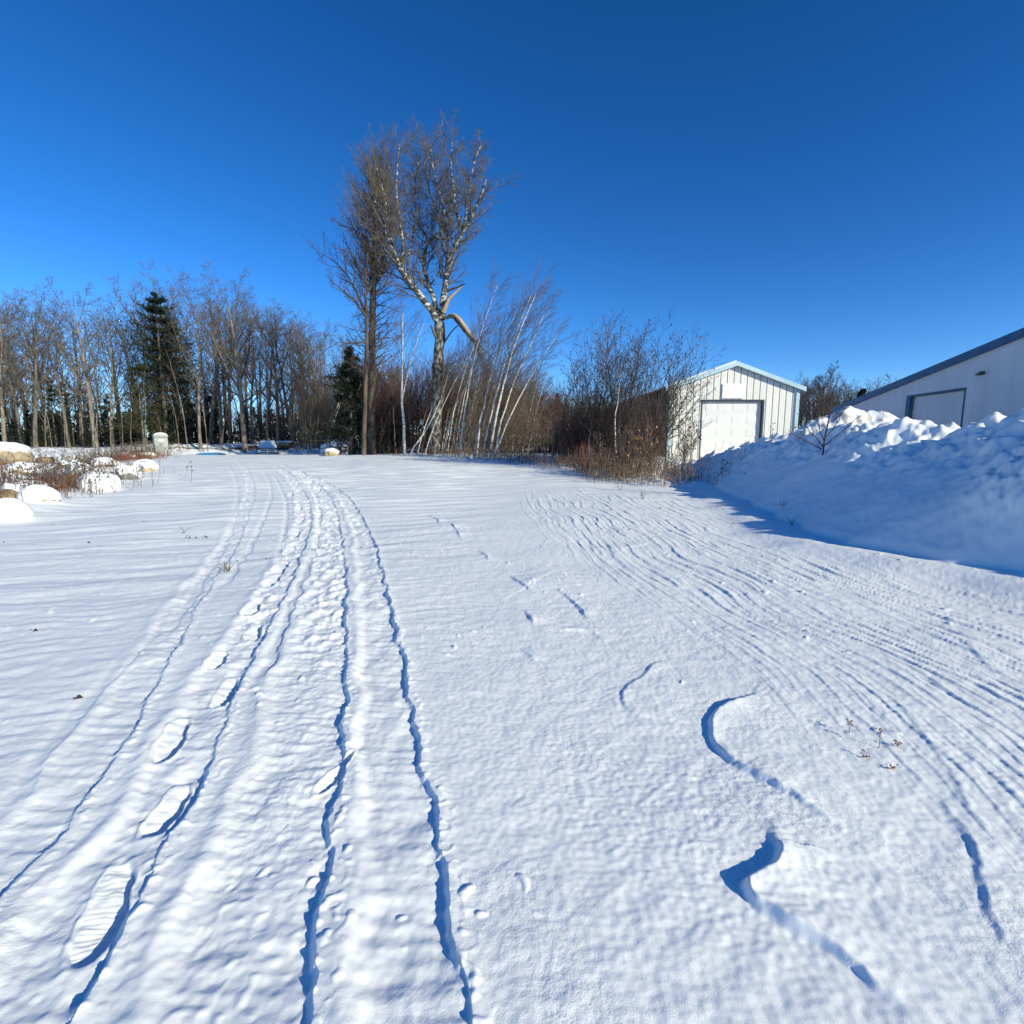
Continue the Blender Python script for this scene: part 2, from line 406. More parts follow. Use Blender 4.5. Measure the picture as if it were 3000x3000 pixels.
def build_terrain(x, y):
    r = np.hypot(x, y)
    z = base_h(x, y)
    a = x / np.maximum(y, 0.5)
    near = 1 - sm(30, 70, r)
    # large soft undulation
    z = z + 0.05 * perlin(x / 4.0, y / 5.5, 3) * sm(1.5, 6, r) + 0.010 * perlin(x / 0.9, y / 0.8, 4) * near
    # ---- bank on the right
    xf = bank_foot(y) + 0.25 * perlin(y / 1.1, y * 0 + .3, 9); xc = bank_crest(y); bz = bank_z(y)
    lat = x - xf
    u = np.clip(lat / np.maximum(xc - xf, .5), 0, 1.6)
    by = 1 - sm(19, 26, y)
    prof = np.where(u < 1, 1 - (1 - np.clip(u, 0, 1)) ** 1.06, 1.0)
    prof = prof * sm(0, .10, u) + 0.0
    backz = 1.0 + 0 * x
    behind = np.clip((x - xc) / 3.2, 0, 1)
    top = bz * (1 - sm(0, 1, behind)) + backz * sm(0, 1, behind)
    rise = (np.maximum(top, z) - z) * prof
    lump = (fbm(x / 1.1 + .3 * y, y / .8, 21, 4, .55) * .20 + fbm(x / .35, y / .35, 25, 3) * .075 + np.maximum(perlin(x / .22, y / .22, 27), .1) * .09 * sm(.35, .7, u))
    lump = lump * (.13 + .85 * sm(.42, .85, u) + .35 * sm(.2, .3, u) * sm(7.6, 6.4, y + 0 * x) * 0) * sm(0, .2, u) * (1 - .6 * sm(1.2, 1.6, u))
    # slumped diagonal folds on the face
    fold = np.sin((x * .9 + y * 1.15) * 2.3 + 2.2 * perlin(x / 2, y / 2, 31)) * .028 * sm(.1, .4, u) * (1 - sm(.8, 1.1, u))
    for cx, cy, hh, rx_ in ((6.7, 6.6, .42, .55), (7.2, 5.9, .34, .6), (7.3, 7.3, .20, .45)):
        fold = fold + np.exp(-(((x - cx) / rx_) ** 2 + ((y - cy) / rx_) ** 2)) * (hh + .10 * fbm(x / .16, y / .16, 33, 3))
    z = z + np.where(lat > 0, (rise + lump + fold) * by, 0)
    # wind-built lip before the foot
    lip = 0.12 * np.exp(-((lat + .25) / .55) ** 2) * (1 - sm(12, 17, y)) * sm(3.5, 5.5, y)
    z = z + lip * sm(-3, -.2, lat) * np.where(lat > 0, np.exp(-(np.maximum(lat, 0) / .25) ** 2), 1)
    # plowed pile between the two buildings
    for cx, cy, zz, rx, ry in ((14.3, 22.5, 1.75, 2.3, 1.8), (12.0, 21.2, .9, 2.0, 1.6), (16.3, 21.8, 1.1, 2.0, 1.5)):
        g = np.exp(-(((x - cx) / rx) ** 2 + ((y - cy) / ry) ** 2))
        z = z + g * (zz + .16 * fbm(x / .9, y / .9, 41, 3, .5))
    # rough verge under the brush
    verge = sm(.4, 2.2, x - np.interp(y, [14, 17, 22, 28, 34, 40], [4.6, 3.2, 1.2, -1.5, -5.5, -10])) * sm(13, 17, y) * (1 - sm(40, 46, y)) * (1 - sm(9, 12, x))
    z = z + verge * (.10 * fbm(x / .8, y / .8, 51, 4, .55) + .10)
    # banks of plowed snow behind the truck
    far = sm(50, 54, y) * (1 - sm(63, 70, y)) * sm(-.74, -.68, a) * (1 - sm(-.25, -.18, a))
    z = z + far * .28 * np.abs(fbm(x / 2.2, y / 1.6, 61, 3))
    # ridge right of the truck
    g = np.exp(-(((x + 18.0) / 4.2) ** 2 + ((y - 47.5) / 2.0) ** 2)); z = z + g * (.95 + .35 * fbm(x / .8, y / .8, 63, 3))
    # left rough ground between boulders
    lf = sm(0.2, 2.0, edge_left(y) - x) * sm(6, 10, y) * (1 - sm(45, 60, y))
    z = z + lf * (.22 * fbm(x / 1.6, y / 1.6, 71, 3) + .16 * np.maximum(fbm(x / .7, y / .9, 75, 3), -.1))
    # windrow along left edge
    z = z + .10 * np.exp(-((x - edge_left(y)) / .7) ** 2) * sm(6, 10, y) * (1 - sm(34, 42, y)) * (1 + perlin(x / 1.5, y / 1.5, 73))

    # ---- fine relief on the road, only where the mesh can carry it
    S = (r < 45) & (r > .4) & (np.abs(np.arctan2(x, y)) < 1.35)
    X = x[S]; Y = y[S]; R = r[S]
    A = X / np.maximum(Y, .5)
    dz = np.zeros_like(X)
    road = (1 - sm(-.5, .3, X - bank_foot(Y))) * sm(-.6, .2, X - edge_left(Y))
    road *= 1 - verge[S]
    fineF = 1 - sm(9, 16, R)
    jx = X + .010 * perlin(X / .07, Y / .07, 101) + .038 * perlin(X / .32, Y / .32, 102)
    jy = Y + .012 * perlin(X / .07, Y / .07, 103) + .035 * perlin(X / .32, Y / .32, 104)
    tracks = np.zeros_like(X)
    for P, wdt, dep, churn in RUTS:
        Q = chaikin(GP(P), 2)
        bb = (X > Q[:, 0].min() - 1) & (X < Q[:, 0].max() + 1)
        s, al, tot = sdist(jx[bb], jy[bb], Q)
        xb, yb = X[bb], Y[bb]
        wv = wdt * (1 + .15 * perlin(xb / .6, yb / .6, 111))
        prof = np.where(s > 0, 0, -1.0)
        right = 1 - sm(-.022, .002, s)                      # steep shaded wall
        left = sm(-wv - .02, -wv * .72, s)                  # gentle lit wall
        dd = -dep * .37 * right * left * np.clip(.78 + .75 * perlin(xb / .3, yb / .42, 113) + .3 * perlin(xb / .1, yb / .13, 114), .18, 1.4)
        dd += .008 * np.exp(-(np.maximum(s, 0) / .05) ** 2) * (s > 0)
        inside = right * left
        dd += dep * .22 * np.exp(-((s + wv) / .05) ** 2) * (1 + .5 * perlin(xb / .12, yb / .2, 118))
        edge_ = np.exp(-((s - .02) / .05) ** 2) + .6 * np.exp(-((s + wv * .5) / (wv * .4)) ** 2) * churn
        dd += np.maximum(perlin(xb / .045, yb / .04, 121) - .12, 0) * .014 * edge_ * (1 - sm(7, 12, yb))
        rip = perlin(xb / .30, yb / .055, 115) * .0045 + perlin(xb / .05, yb / .04, 117) * .003 * churn
        dd += inside * rip * 1.3
        ch = sm(3.0, 4.5, yb) * churn
        dd += inside * ch * .034 * np.maximum(fbm(xb / .13, yb / .16, 119, 3), -.3)
        dz[bb] += dd
        tracks[bb] = np.maximum(tracks[bb], np.exp(-np.abs(s + wv / 2) / .3))
    for P, wdt, dep in LIGHT_RUTS:
        Q = chaikin(GP(P), 2)
        bb = (X > Q[:, 0].min() - .6) & (X < Q[:, 0].max() + .6) & (Y > Q[:, 1].min() - .6) & (Y < Q[:, 1].max() + .6)
        s, al, tot = sdist(jx[bb], jy[bb], Q)
        fade = sm(0, .4, al) * sm(0, .4, tot - al)
        dz[bb] += -dep * .7 * (1 - sm(-.02, .002, s)) * sm(-wdt, -wdt * .5, s) * fade
    for P, H, dec, hollow in SCARPS:
        H = H * .48
        Q = chaikin(GP(P), 2)
        pad = abs(dec) * 3.2
        bb = (X > Q[:, 0].min() - pad) & (X < Q[:, 0].max() + pad) & (Y > Q[:, 1].min() - pad) & (Y < Q[:, 1].max() + pad)
        s, al, tot = sdist(X[bb] + .7 * (jx[bb] - X[bb]), Y[bb] + .7 * (jy[bb] - Y[bb]), Q)
        if dec < 0: s = -s; dec = -dec
        fade = sm(0, .34 * tot, al) * sm(0, .34 * tot, tot - al) * (.85 + .5 * perlin(X[bb] / .22, Y[bb] / .22, 137))
        k = sm(-.028, .012, s)
        h = k * H * np.exp(-np.maximum(s, 0) / dec) - hollow * .25 * H * np.exp(-(np.minimum(s, 0) / .18) ** 2) * (1 - k)
        dz[bb] += h * fade * (1 - sm(1.3 * dec, 2.2 * dec, s))
    # boot prints
    for toe, heel, wd, dp in PRINTS:
        t_, h_ = G(*toe), G(*heel)
        dp = dp * .9; c = (t_ + h_) / 2; ax = h_ - t_; ln = max(np.linalg.norm(ax), .30); ax = ax / (np.linalg.norm(ax) + 1e-9)
        bb = (np.abs(X - c[0]) < .5) & (np.abs(Y - c[1]) < .5)
        xx, yy = X[bb] - c[0], Y[bb] - c[1]
        xx = xx + .45 * (jx[bb] - X[bb]); yy = yy + .45 * (jy[bb] - Y[bb]); lu = (xx * ax[0] + yy * ax[1]) / (ln / 2); lv = (xx * -ax[1] + yy * ax[0]) / (wd / 2)
        wmod = 1.0 - .22 * np.exp(-((lu - .25) / .22) ** 2) - .16 * sm(.2, 1, lu)
        rr = np.sqrt((np.abs(lu) ** 2.6 + np.abs(lv / wmod) ** 2.6)) 
        ins = 1 - sm(.86, 1.0, rr)
        floor = -dp * np.clip(.66 + .50 * (-lv) - .30 * lu, .08, 1.5)
        tread = .0032 * (.5 + .5 * perlin(xx / .04, yy / .04, 133)) * np.sin(lu * ln * 150 + 3 * np.abs(lv) + 1.5 * perlin(xx / .06, yy / .06, 132)) * (np.abs(lv) < .8) * (1 - np.exp(-((lu - .25) / .12) ** 2))
        floor = floor + tread + .005 * perlin(xx / .05, yy / .04, 134)
        rim = .005 * np.exp(-((rr - 1.12) / .14) ** 2) * (1 + .6 * perlin(xx / .05, yy / .05, 131))
        dz[bb] = dz[bb] * (1 - .6 * ins) + ins * floor + rim
        # scuffed drag behind the heel
        dr = np.exp(-((lv / .8) ** 2)) * sm(.9, 1.2, lu) * (1 - sm(1.2, 2.4, lu))
        dz[bb] -= dr * dp * .35
    off = 1 - np.clip(tracks * 1.2, 0, .85)
    # fine wind lines on the right, running away from the viewer
    zr_ = sm(-.4, .5, X - (.3 + np.clip(11 - Y, 0, 9) * .19)) * sm(2.0, 3.0, Y + .3 * X) * (1 - sm(13, 17, Y)) * (1 - sm(-1.4, -.5, X - bank_foot(Y)))
    yg = np.linspace(0, 20, 401); fy = np.concatenate([[0], np.cumsum(np.interp(yg[:-1], [1.4, 2.2, 4, 6, 20], [-.32, -.25, .19, .08, .05]) * .05)])
    wx = X + np.interp(Y, yg, fy) + .10 * perlin(X / 1.1, Y / 1.6, 141) + .022 * perlin(X / .30, Y / .40, 142) + .006 * perlin(X / .08, Y / .12, 149)
    n = perlin(wx / .06, Y / .9, 143)
    dz += zr_ * (.0016 + .001 * perlin(X / .8, Y / .9, 145)) * n
    for sp_, hh_, sd_, st_ in ((.125, .0100, 147, .10), (.075, .0060, 247, .14), (.24, .016, 347, .10)):
        ph = wx / sp_ + .55 * perlin(X / .6, Y / 1.6, sd_); cell = np.floor(ph); fr = ph - cell
        saw = np.where(fr < st_, fr / st_, ((1 - fr) / (1 - st_)) ** 1.6)
        gate = sm(-.45, .05, perlin(cell * 7.13 + .5, Y / .75 + cell * 3.7, sd_ + 1)) * (.5 + .5 * sm(-.2, .4, perlin(X / .9, Y / 1.1, sd_ + 2)))
        dz += zr_ * gate * hh_ * saw * (sm(1.0, 2.4, R) if sp_ < .2 else sm(4.0, 7.0, R))
    # pock-marked crust in patches
    pk = sm(-.05, .3, perlin(X / .9, Y / 1.3, 151)) * sm(-.3, .4, X) * off
    nb = perlin(X / .07, Y / .045, 152)
    nb = perlin((X + .018 * nb) / .055, (Y + .01 * nb) / .032, 159)
    dz += pk * (.0015 * nb + .0011 * perlin(X / .028, Y / .02, 153)) * fineF
    dz += (.0022 * perlin(X / .035, Y / .03, 154) + .004 * perlin(X / .12, Y / .10, 155)) * fineF * (.6 + .4 * off)
    sw = perlin((X + .35 * Y + .15 * perlin(X / .7, Y / .7, 181)) / .75, Y / .9, 182); sw = sw + .35 * np.abs(sw)
    dz += sm(-.2, .8, X) * sm(1.0, 1.8, R) * (1 - sm(6, 10, R)) * .010 * sw
    # cross ripples and streaks on the left
    lfz = 1 - sm(-1.5, .2, X)
    wy = Y - .28 * X + .12 * perlin(X / .9, Y / .7, 161)
    n = perlin(X / .55, wy / .10, 162); n = n + .5 * perlin(X / .2, wy / .055, 163)
    n2 = perlin((X) / .55, (wy - .03 * n) / .10, 162)
    dz += lfz * off * fineF * (.0062 * n2 + .0028 * n) 
    dz += lfz * sm(5, 8, R) * .03 * perlin(X / 2.2, wy / .45, 164)
    mid = np.exp(-((X + .9) / .8) ** 2) * fineF
    dz += mid * off * .004 * perlin(X / .25, (Y + .2 * X) / .06, 165)
    # small lumps thrown up
    lumps = np.maximum(perlin(X / .10, Y / .08, 171) - .58, 0) * sm(.1, .4, perlin(X / 1.0, Y / 1.0, 172))
    dz += lumps * .07 * fineF
    l2 = np.maximum(perlin(X / .2, Y / .2, 173) - .5, 0) * np.clip(tracks * 1.5 - .3, 0, 1) * sm(4, 6, Y)
    dz += l2 * .10
    dz += sm(10, 18, R) * .02 * perlin(X / 1.4, Y / .35, 175)
    z[S] += dz * road + (1 - road) * .01 * perlin(X / .12, Y / .12, 176) * fineF
    return z

angs = np.concatenate([np.arange(-180, -61, 2.0), np.arange(-61, 61.001, .087), np.arange(63, 180, 2.0)])
angs = np.radians(angs)
rr = [.05, .2, .4, .6, .75, .85]
while rr[-1] < 7.5: rr.append(rr[-1] + max(.0035, .72 * (rr[-1] ** 2 + 2.56) / 819))
while rr[-1] < 26: rr.append(rr[-1] + .05)
while rr[-1] < 70: rr.append(rr[-1] * 1.006)
while rr[-1] < 3500: rr.append(rr[-1] * 1.06)
rr = np.array(rr)
RR, AA = np.meshgrid(rr, angs, indexing='ij')
GX = (RR * np.sin(AA)).ravel(); GY = (RR * np.cos(AA)).ravel()
GZ = build_terrain(GX, GY)
nr, na = RR.shape
i = np.arange(nr - 1)[:, None]; j = np.arange(na)[None, :]
jn = (j + 1) % na
quads = np.stack([(i * na + j), (i * na + jn), ((i + 1) * na + jn), ((i + 1) * na + j)], -1).reshape(-1, 4)
center = np.array([[0, 0, GZ[:na].mean()]])
Vg = np.concatenate([np.stack([GX, GY, GZ], 1), center])
tri = np.stack([np.full(na, nr * na), (np.arange(na) + 1) % na, np.arange(na)], -1)
gme = bpy.data.meshes.new('ground')
gme.vertices.add(len(Vg)); gme.vertices.foreach_set('co', Vg.astype(np.float32).ravel())
quads = quads[:, ::-1]
lp = np.concatenate([quads.ravel(), tri.ravel()]).astype(np.int32)
gme.loops.add(len(lp)); gme.loops.foreach_set('vertex_index', lp)
tot = np.concatenate([np.full(len(quads), 4), np.full(len(tri), 3)]).astype(np.int32)
gme.polygons.add(len(tot)); gme.polygons.foreach_set('loop_start', np.concatenate([[0], np.cumsum(tot)[:-1]]).astype(np.int32)); gme.polygons.foreach_set('loop_total', tot)
gme.polygons.foreach_set('use_smooth', np.ones(len(tot), dtype=bool))
gme.update(calc_edges=True)
# exposed earth: bank edge behind the truck, plow pile, bank crest
soil = np.zeros(len(Vg))
def soilpatch(cx, cy, rx, ry, thr, seed, amp=1.0, sc=.5):
    g = np.exp(-(((Vg[:, 0] - cx) / rx) ** 2 + ((Vg[:, 1] - cy) / ry) ** 2))
    m = g > .05
    v = sm(thr, thr + .12, g[m] + .6 * fbm(Vg[m, 0] / sc, Vg[m, 1] / sc, seed, 3)) * amp
    soil[m] = np.maximum(soil[m], v)
soilpatch(-28.9, 56.2, 3.0, .75, .35, 201, sc=.7)
soilpatch(-25.0, 56.2, 1.1, .7, .4, 202, sc=.7)
soilpatch(-36.0, 56.4, 2.2, .5, .65, 203, sc=.6)
soilpatch(-33.0, 56.6, 1.6, .5, .7, 204, sc=.6)
soilpatch(-18.5, 46.5, 1.8, .9, .9, 208, sc=.5)
soilpatch(14.0, 21.8, 2.8, 1.6, .95, 205, .55, sc=.3)
soilpatch(8.6, 15.0, 1.2, 2.8, 1.0, 206, .45, sc=.25)
soilpatch(9.3, 10.0, 1.0, 2.4, 1.05, 207, .4, sc=.25)
soil[-1] = 0
sa = gme.attributes.new('soil', 'FLOAT', 'POINT'); sa.data.foreach_set('value', soil.astype(np.float32))
gme.materials.append(M['snow'])
ground = bpy.data.objects.new('ground', gme); COL.objects.link(ground)
tag(ground, 'wind-rippled snow with wheel ruts and boot prints', kind='structure')

def hgt(x, y):
    return float(build_terrain(np.array([x], float), np.array([y], float))[0])
def hgts(P):
    return build_terrain(P[:, 0].copy(), P[:, 1].copy())

# ------------------------------------------------------------------ branch growing
def norm(v): return v / (np.linalg.norm(v, axis=-1, keepdims=True) + 1e-9)

def grow(P0, D0, Ln, R0, n, wob, trop, wind, taper, rng, tip=.25):
    B = len(P0); P = np.zeros((B, n, 3)); P[:, 0] = P0; d = norm(D0)
    step = (Ln / (n - 1))[:, None]
    for k in range(1, n):
        d = norm(d + rng.normal(0, wob, (B, 3)) + np.array([0, 0, trop]) + np.array(wind))
        P[:, k] = P[:, k - 1] + d * step
    t = np.linspace(0, 1, n)[None, :]
    R = R0[:, None] * (1 - (1 - tip) * t ** taper)
    return P, R

def spawn(P, R, Ln, k, t0, t1, ang, ratio, rr, rng, shape=.5, rmin=.004, rmax=None, up=0.0):
    B, n, _ = P.shape
    t = t0 + (t1 - t0) * (np.arange(k)[None, :] + rng.random((B, k))) / k
    f = t * (n - 1); i0 = np.clip(f.astype(int), 0, n - 2); fr = (f - i0)[..., None]
    bi = np.arange(B)[:, None]
    A = P[bi, i0]; C = P[bi, i0 + 1]; pos = A * (1 - fr) + C * fr
    T = norm(C - A)
    ref = np.where(np.abs(T[..., 2:3]) > .9, np.array([1., 0, 0]), np.array([0, 0, 1.]))
    U = norm(np.cross(T, ref)); Vv = np.cross(T, U)
    az = (np.arange(k)[None, :] * 2.399 + rng.random((B, 1)) * 6.28 + rng.normal(0, .4, (B, k)))[..., None]
    a = np.radians(ang + rng.normal(0, ang * .18, (B, k)))[..., None]
    D = norm(np.cos(a) * T + np.sin(a) * (np.cos(az) * U + np.sin(az) * Vv) + np.array([0, 0, up]))
    rl = R[bi, i0] * (1 - fr[..., 0]) + R[bi, i0 + 1] * fr[..., 0]
    L2 = Ln[:, None] * ratio * (1 - shape * (t - t0) / max(t1 - t0, 1e-6)) * rng.uniform(.65, 1.15, (B, k))
    r2 = np.maximum(rl * rr, rmin)
    if rmax is not None: r2 = np.minimum(r2, rmax)
    return pos.reshape(-1, 3), D.reshape(-1, 3), L2.ravel(), r2.ravel()

class Tubes:
    def __init__(s): s.V = []; s.Q = []; s.T = []; s.n = 0
    def add(s, P, R, k):
        B, n, _ = P.shape
        T = np.empty_like(P); T[:, 1:-1] = P[:, 2:] - P[:, :-2]; T[:, 0] = P[:, 1] - P[:, 0]; T[:, -1] = P[:, -1] - P[:, -2]
        T = norm(T)
        ref = np.where(np.abs(T[:, :1, 2:3]) > .8, np.array([1., .13, 0]), np.array([.1, 0, 1.])) * np.ones((B, n, 1))
        U = norm(np.cross(T, ref)); W_ = np.cross(T, U)
        a = np.arange(k) * 2 * math.pi / k
        ring = P[:, :, None, :] + R[:, :, None, None] * (np.cos(a)[None, None, :, None] * U[:, :, None, :] + np.sin(a)[None, None, :, None] * W_[:, :, None, :])
        V = ring.reshape(-1, 3)
        b = np.arange(B)[:, None, None]; i_ = np.arange(n - 1)[None, :, None]; j_ = np.arange(k)[None, None, :]
        o = lambda ii, jj: (b * n + ii) * k + jj
        jn_ = (j_ + 1) % k
        Q = np.stack([o(i_, j_), o(i_, jn_), o(i_ + 1, jn_), o(i_ + 1, j_)], -1).reshape(-1, 4) + s.n
        s.V.append(V); s.Q.append(Q); s.n += len(V)
        return s
    def tris(s, V, F):
        s.V.append(V); s.T.append(F + s.n); s.n += len(V)
    def merge(s, other, mtx=None, off=None):
        V = other.arr()
        if mtx is not None: V = V @ mtx.T
        if off is not None: V = V + off
        s.V.append(V)
        for q in other.Q: s.Q.append(q + s.n)
        for t in other.T: s.T.append(t + s.n)
        s.n += len(V)
    def arr(s):
        return np.concatenate(s.V)
    def compact(s):
        s.V = [np.concatenate(s.V)]
        if s.Q: s.Q = [np.concatenate(s.Q)]
        if s.T: s.T = [np.concatenate(s.T)]
        return s
    def build(s, name, material, parent=None, smooth=True):
        V = np.concatenate(s.V)
        me = bpy.data.meshes.new(name)
        parts = []
        if s.Q: parts.append(np.concatenate(s.Q))
        if s.T: parts.append(np.concatenate(s.T))
        me.vertices.add(len(V)); me.vertices.foreach_set('co', V.astype(np.float32).ravel())
        lp = np.concatenate([q.ravel() for q in parts]).astype(np.int32)
        me.loops.add(len(lp)); me.loops.foreach_set('vertex_index', lp)
        tt = np.concatenate([np.full(len(q), q.shape[1]) for q in parts]).astype(np.int32)
        me.polygons.add(len(tt)); me.polygons.foreach_set('loop_start', np.concatenate([[0], np.cumsum(tt)[:-1]]).astype(np.int32)); me.polygons.foreach_set('loop_total', tt)
        me.polygons.foreach_set('use_smooth', np.full(len(tt), smooth))
        me.update(calc_edges=True); me.materials.append(material)
        o = bpy.data.objects.new(name, me); COL.objects.link(o)
        if parent is not None: o.parent = parent
        return o

def twiggy(crown, P, R, Ln, rng, levels, wind=(0, 0, 0)):
    """levels: list of dict(k,t0,t1,ang,ratio,rr,n,wob,trop,sides)"""
    ends = []
    for lv in levels:
        p, d, l, r = spawn(P, R, Ln, lv['k'], lv.get('t0', .2), lv.get('t1', 1), lv['ang'], lv['ratio'], lv['rr'], rng, lv.get('shape', .5), lv.get('rmin', .004), lv.get('rmax'), lv.get('up', 0))
        w = tuple(c * lv.get('wf', 1) for c in wind)
        P, R = grow(p, d, l, r, lv['n'], lv['wob'], lv['trop'], w, lv.get('taper', 1.0), rng, lv.get('tip', .3))
        crown.add(P, R, lv.get('sides', 3)); Ln = l
        ends.append((P, R, Ln))
    return ends

def deciduous(seed, H=20., R=.24, clear=.4, lean=(0, 0), k=(11, 7, 6, 6), ang=42, ratio=.40, fine=.009, wob=.032, up=.05, dens=True, fork=False):
    rng = np.random.default_rng(seed)
    trunk = Tubes(); crown = Tubes()
    P, Rr = grow(np.array([[0, 0, -.5]]), np.array([[lean[0], lean[1], 1.]]), np.array([H * .78]), np.array([R]), 14, wob, .03, (0, 0, 0), 1.0, rng, .22)
    Rr[:, 0] *= 1.25
    trunk.add(P, Rr, 8)
    Ln = np.array([H * .78])
    nl = k[0]
    p, d, l, r = spawn(P, Rr, Ln, nl, clear, .92, ang * .66, .60, .62, rng, .42)
    P2, R2 = grow(p, d, l, r, 14, .045, .022, (0, 0, 0), 1.0, rng, .18)
    crown.add(P2, R2, 6)
    P = np.concatenate([P, P2]); Rr = np.concatenate([Rr, R2]); Ln = np.concatenate([Ln * .8, l])
    lv = [dict(k=k[1], t0=.30, t1=1, ang=ang, ratio=ratio, rr=.5, n=7, wob=.075, trop=.018, sides=4, shape=.35, tip=.2),
          dict(k=k[2], t0=.15, ang=42, ratio=.50, rr=.55, n=5, wob=.06, trop=.014, sides=3, rmin=fine * 1.3),
          dict(k=k[3], t0=.12, ang=40, ratio=.55, rr=.6, n=3, wob=.05, trop=.012, rmin=fine, sides=3)]
    twiggy(crown, P, Rr, Ln, rng, lv)
    return trunk, crown

def tree_object(name, trunk, crown, bark, twig, loc, label, cat='tree', group=None, scale=1.0, rz=0.0):
    t = empty(name, loc, rz); t.scale = (scale,) * 3
    trunk.build('trunk', bark, t); crown.build('crown', twig, t)
    tag(t, label, cat, group)
    return t

def place(proto, loc, H, rz, label, group, Hp, used, tilt=(0, 0), mats=None):
    o = proto if not used.get(proto.name) else copy_tree(proto)
    used[proto.name] = True
    o.location = loc; s = H / Hp; o.scale = (s, s, s)
    o.rotation_euler = (tilt[0], tilt[1], rz)
    for kx in ('group',):
        if kx in o: del o[kx]
    tag(o, label, None, group); o['category'] = 'tree'
    return o

# ------------------------------------------------------------------ left wood
RNG = random.Random(5)
HP = 20.0
protos = []
specs = [dict(seed=1, clear=.34, ang=48, k=(6, 9, 7, 6), ratio=.36), dict(seed=2, clear=.26, ang=50, k=(7, 9, 7, 6), ratio=.34),
         dict(seed=3, clear=.45, ang=46, k=(5, 10, 7, 6), lean=(.05, 0), ratio=.34), dict(seed=4, clear=.30, ang=52, k=(6, 9, 7, 5), R=.20, ratio=.38),
         dict(seed=5, clear=.36, ang=44, k=(7, 9, 7, 6), R=.28, ratio=.34), dict(seed=6, clear=.40, ang=48, k=(5, 9, 7, 6), lean=(-.09, 0), R=.19, ratio=.36)]
for q, sp in enumerate(specs):
    tr, cr = deciduous(H=HP, up=.06, fine=.0105, **sp)
    protos.append(tree_object('bare_tree', tr, cr, M['bark_tan'] if q in (0, 4, 5) else M['bark'], M['twig'], (0, 0, 0), 'x'))
used = {}
PH = []
for pr in protos:
    zz = np.concatenate([np.array([v.co[2] for v in c.data.vertices]) for c in pr.children]); PH.append(float(np.percentile(zz, 99.9)))
WOOD = [ # px, top row, depth, proto, label
    (-28, 545, 58, 0, 'bare tree at the very left edge of the wood, mostly out of frame'),
    (4, 540, 60, 3, 'bare tree just left of the thick trunk behind the big left boulder'),
    (30, 527, 55, 1, 'tall thick-trunked bare tree rising behind the big snow-capped boulder'),
    (60, 552, 62, 2, 'slender bare tree just right of the thick trunk behind the boulder'),
    (98, 560, 57, 3, 'bare tree standing among the sparse green pine tops at left'),
    (122, 540, 64, 0, 'bare tree left of the broad trunk with sky showing on both sides'),
    (148, 527, 56, 4, 'broad bare tree with fan-shaped crown over the low dark hemlocks'),
    (184, 546, 58, 5, 'tall bare tree with pale trunk leaning left beside a thin leaning birch'),
    (206, 590, 66, 2, 'short dark bare tree in the sky gap left of the big pine'),
    (236, 560, 63, 3, 'bare tree whose branches cover the left side of the big pine'),
    (275, 512, 67, 0, 'bare tree rising behind the left shoulder of the big pine'),
    (312, 505, 66, 4, 'bare tree with the highest crown above the big pine'),
    (352, 503, 56, 5, 'pale-trunked bare tree leaning left in front of the big pine'),
    (371, 522, 60, 2, 'thin bare tree directly right of the pale tree leaning over the pine'),
    (394, 508, 58, 3, 'bare tree midway between the leaning pale tree and the thick forked tree'),
    (414, 530, 64, 0, 'bare tree just left of the thick forked pale trunk'),
    (440, 503, 55, 4, 'thick pale forked bare tree with a wide vase-shaped crown'),
    (456, 540, 61, 5, 'bare tree tucked behind the right fork of the thick pale tree'),
    (484, 558, 60, 2, 'dark-trunked bare tree behind and left of the snowy pickup'),
    (508, 562, 57, 0, 'bare tree directly behind the snowy pickup'),
    (524, 575, 62, 3, 'bare tree holding a patch of orange dead leaves'),
    (537, 570, 58, 1, 'bare tree right of the pickup above the snow-topped log pile'),
    (562, 576, 63, 4, 'bare tree between the log pile and the pale sloping trunk'),
    (580, 578, 56, 5, 'pale bare tree sloping right of the log pile'),
    (606, 596, 60, 2, 'bare tree just left of the dark spruce by the tall broken poplar group'),
    (632, 600, 62, 3, 'bare tree rising right behind the dark spruce'),
]
for px, top, Y, k, lab in WOOD:
    p = W(px, top, Y); g = hgt(p[0], Y)
    place(protos[k], (p[0], Y, g), (p[2] - g) * 1.0, RNG.uniform(0, 6.28) if k != 5 else RNG.uniform(-.4, .4), lab, 'tall bare trees of the left wood', PH[k], used)

# thin saplings / pale stems in front of the wood
def sapling(seed, H=7., R=.045, k=(8, 5, 3), wob=.06, lean=(0, 0), bark=None, twig=None, name='sapling', fine=.006, clear=.35):
    rng = np.random.default_rng(seed); trunk = Tubes(); crown = Tubes()
    P, Rr = grow(np.array([[0, 0, -.3]]), np.array([[lean[0], lean[1], 1.]]), np.array([H]), np.array([R]), 12, wob, .02, (0, 0, 0), 1.0, rng, .15)
    trunk.add(P, Rr, 6)
    lv = [dict(k=k[0], t0=clear, ang=38, ratio=.28, rr=.45, n=6, wob=.10, trop=.08, sides=4), dict(k=k[1], ang=38, ratio=.5, rr=.6, n=4, wob=.1, trop=.08, rmin=fine), dict(k=k[2], ang=38, ratio=.55, rr=.6, n=3, wob=.1, trop=.05, rmin=fine)]
    twiggy(crown, P, Rr, np.array([H]), rng, lv)
    return tree_object(name, trunk, crown, bark, twig, (0, 0, 0), 'x')
saps = [sapling(31, wob=.04, bark=M['bark_tan'], twig=M['twig']), sapling(32, wob=.07, lean=(-.15, 0), bark=M['bark_tan'], twig=M['twig']), sapling(33, lean=(.12, 0), bark=M['bark_tan'], twig=M['twig'])]
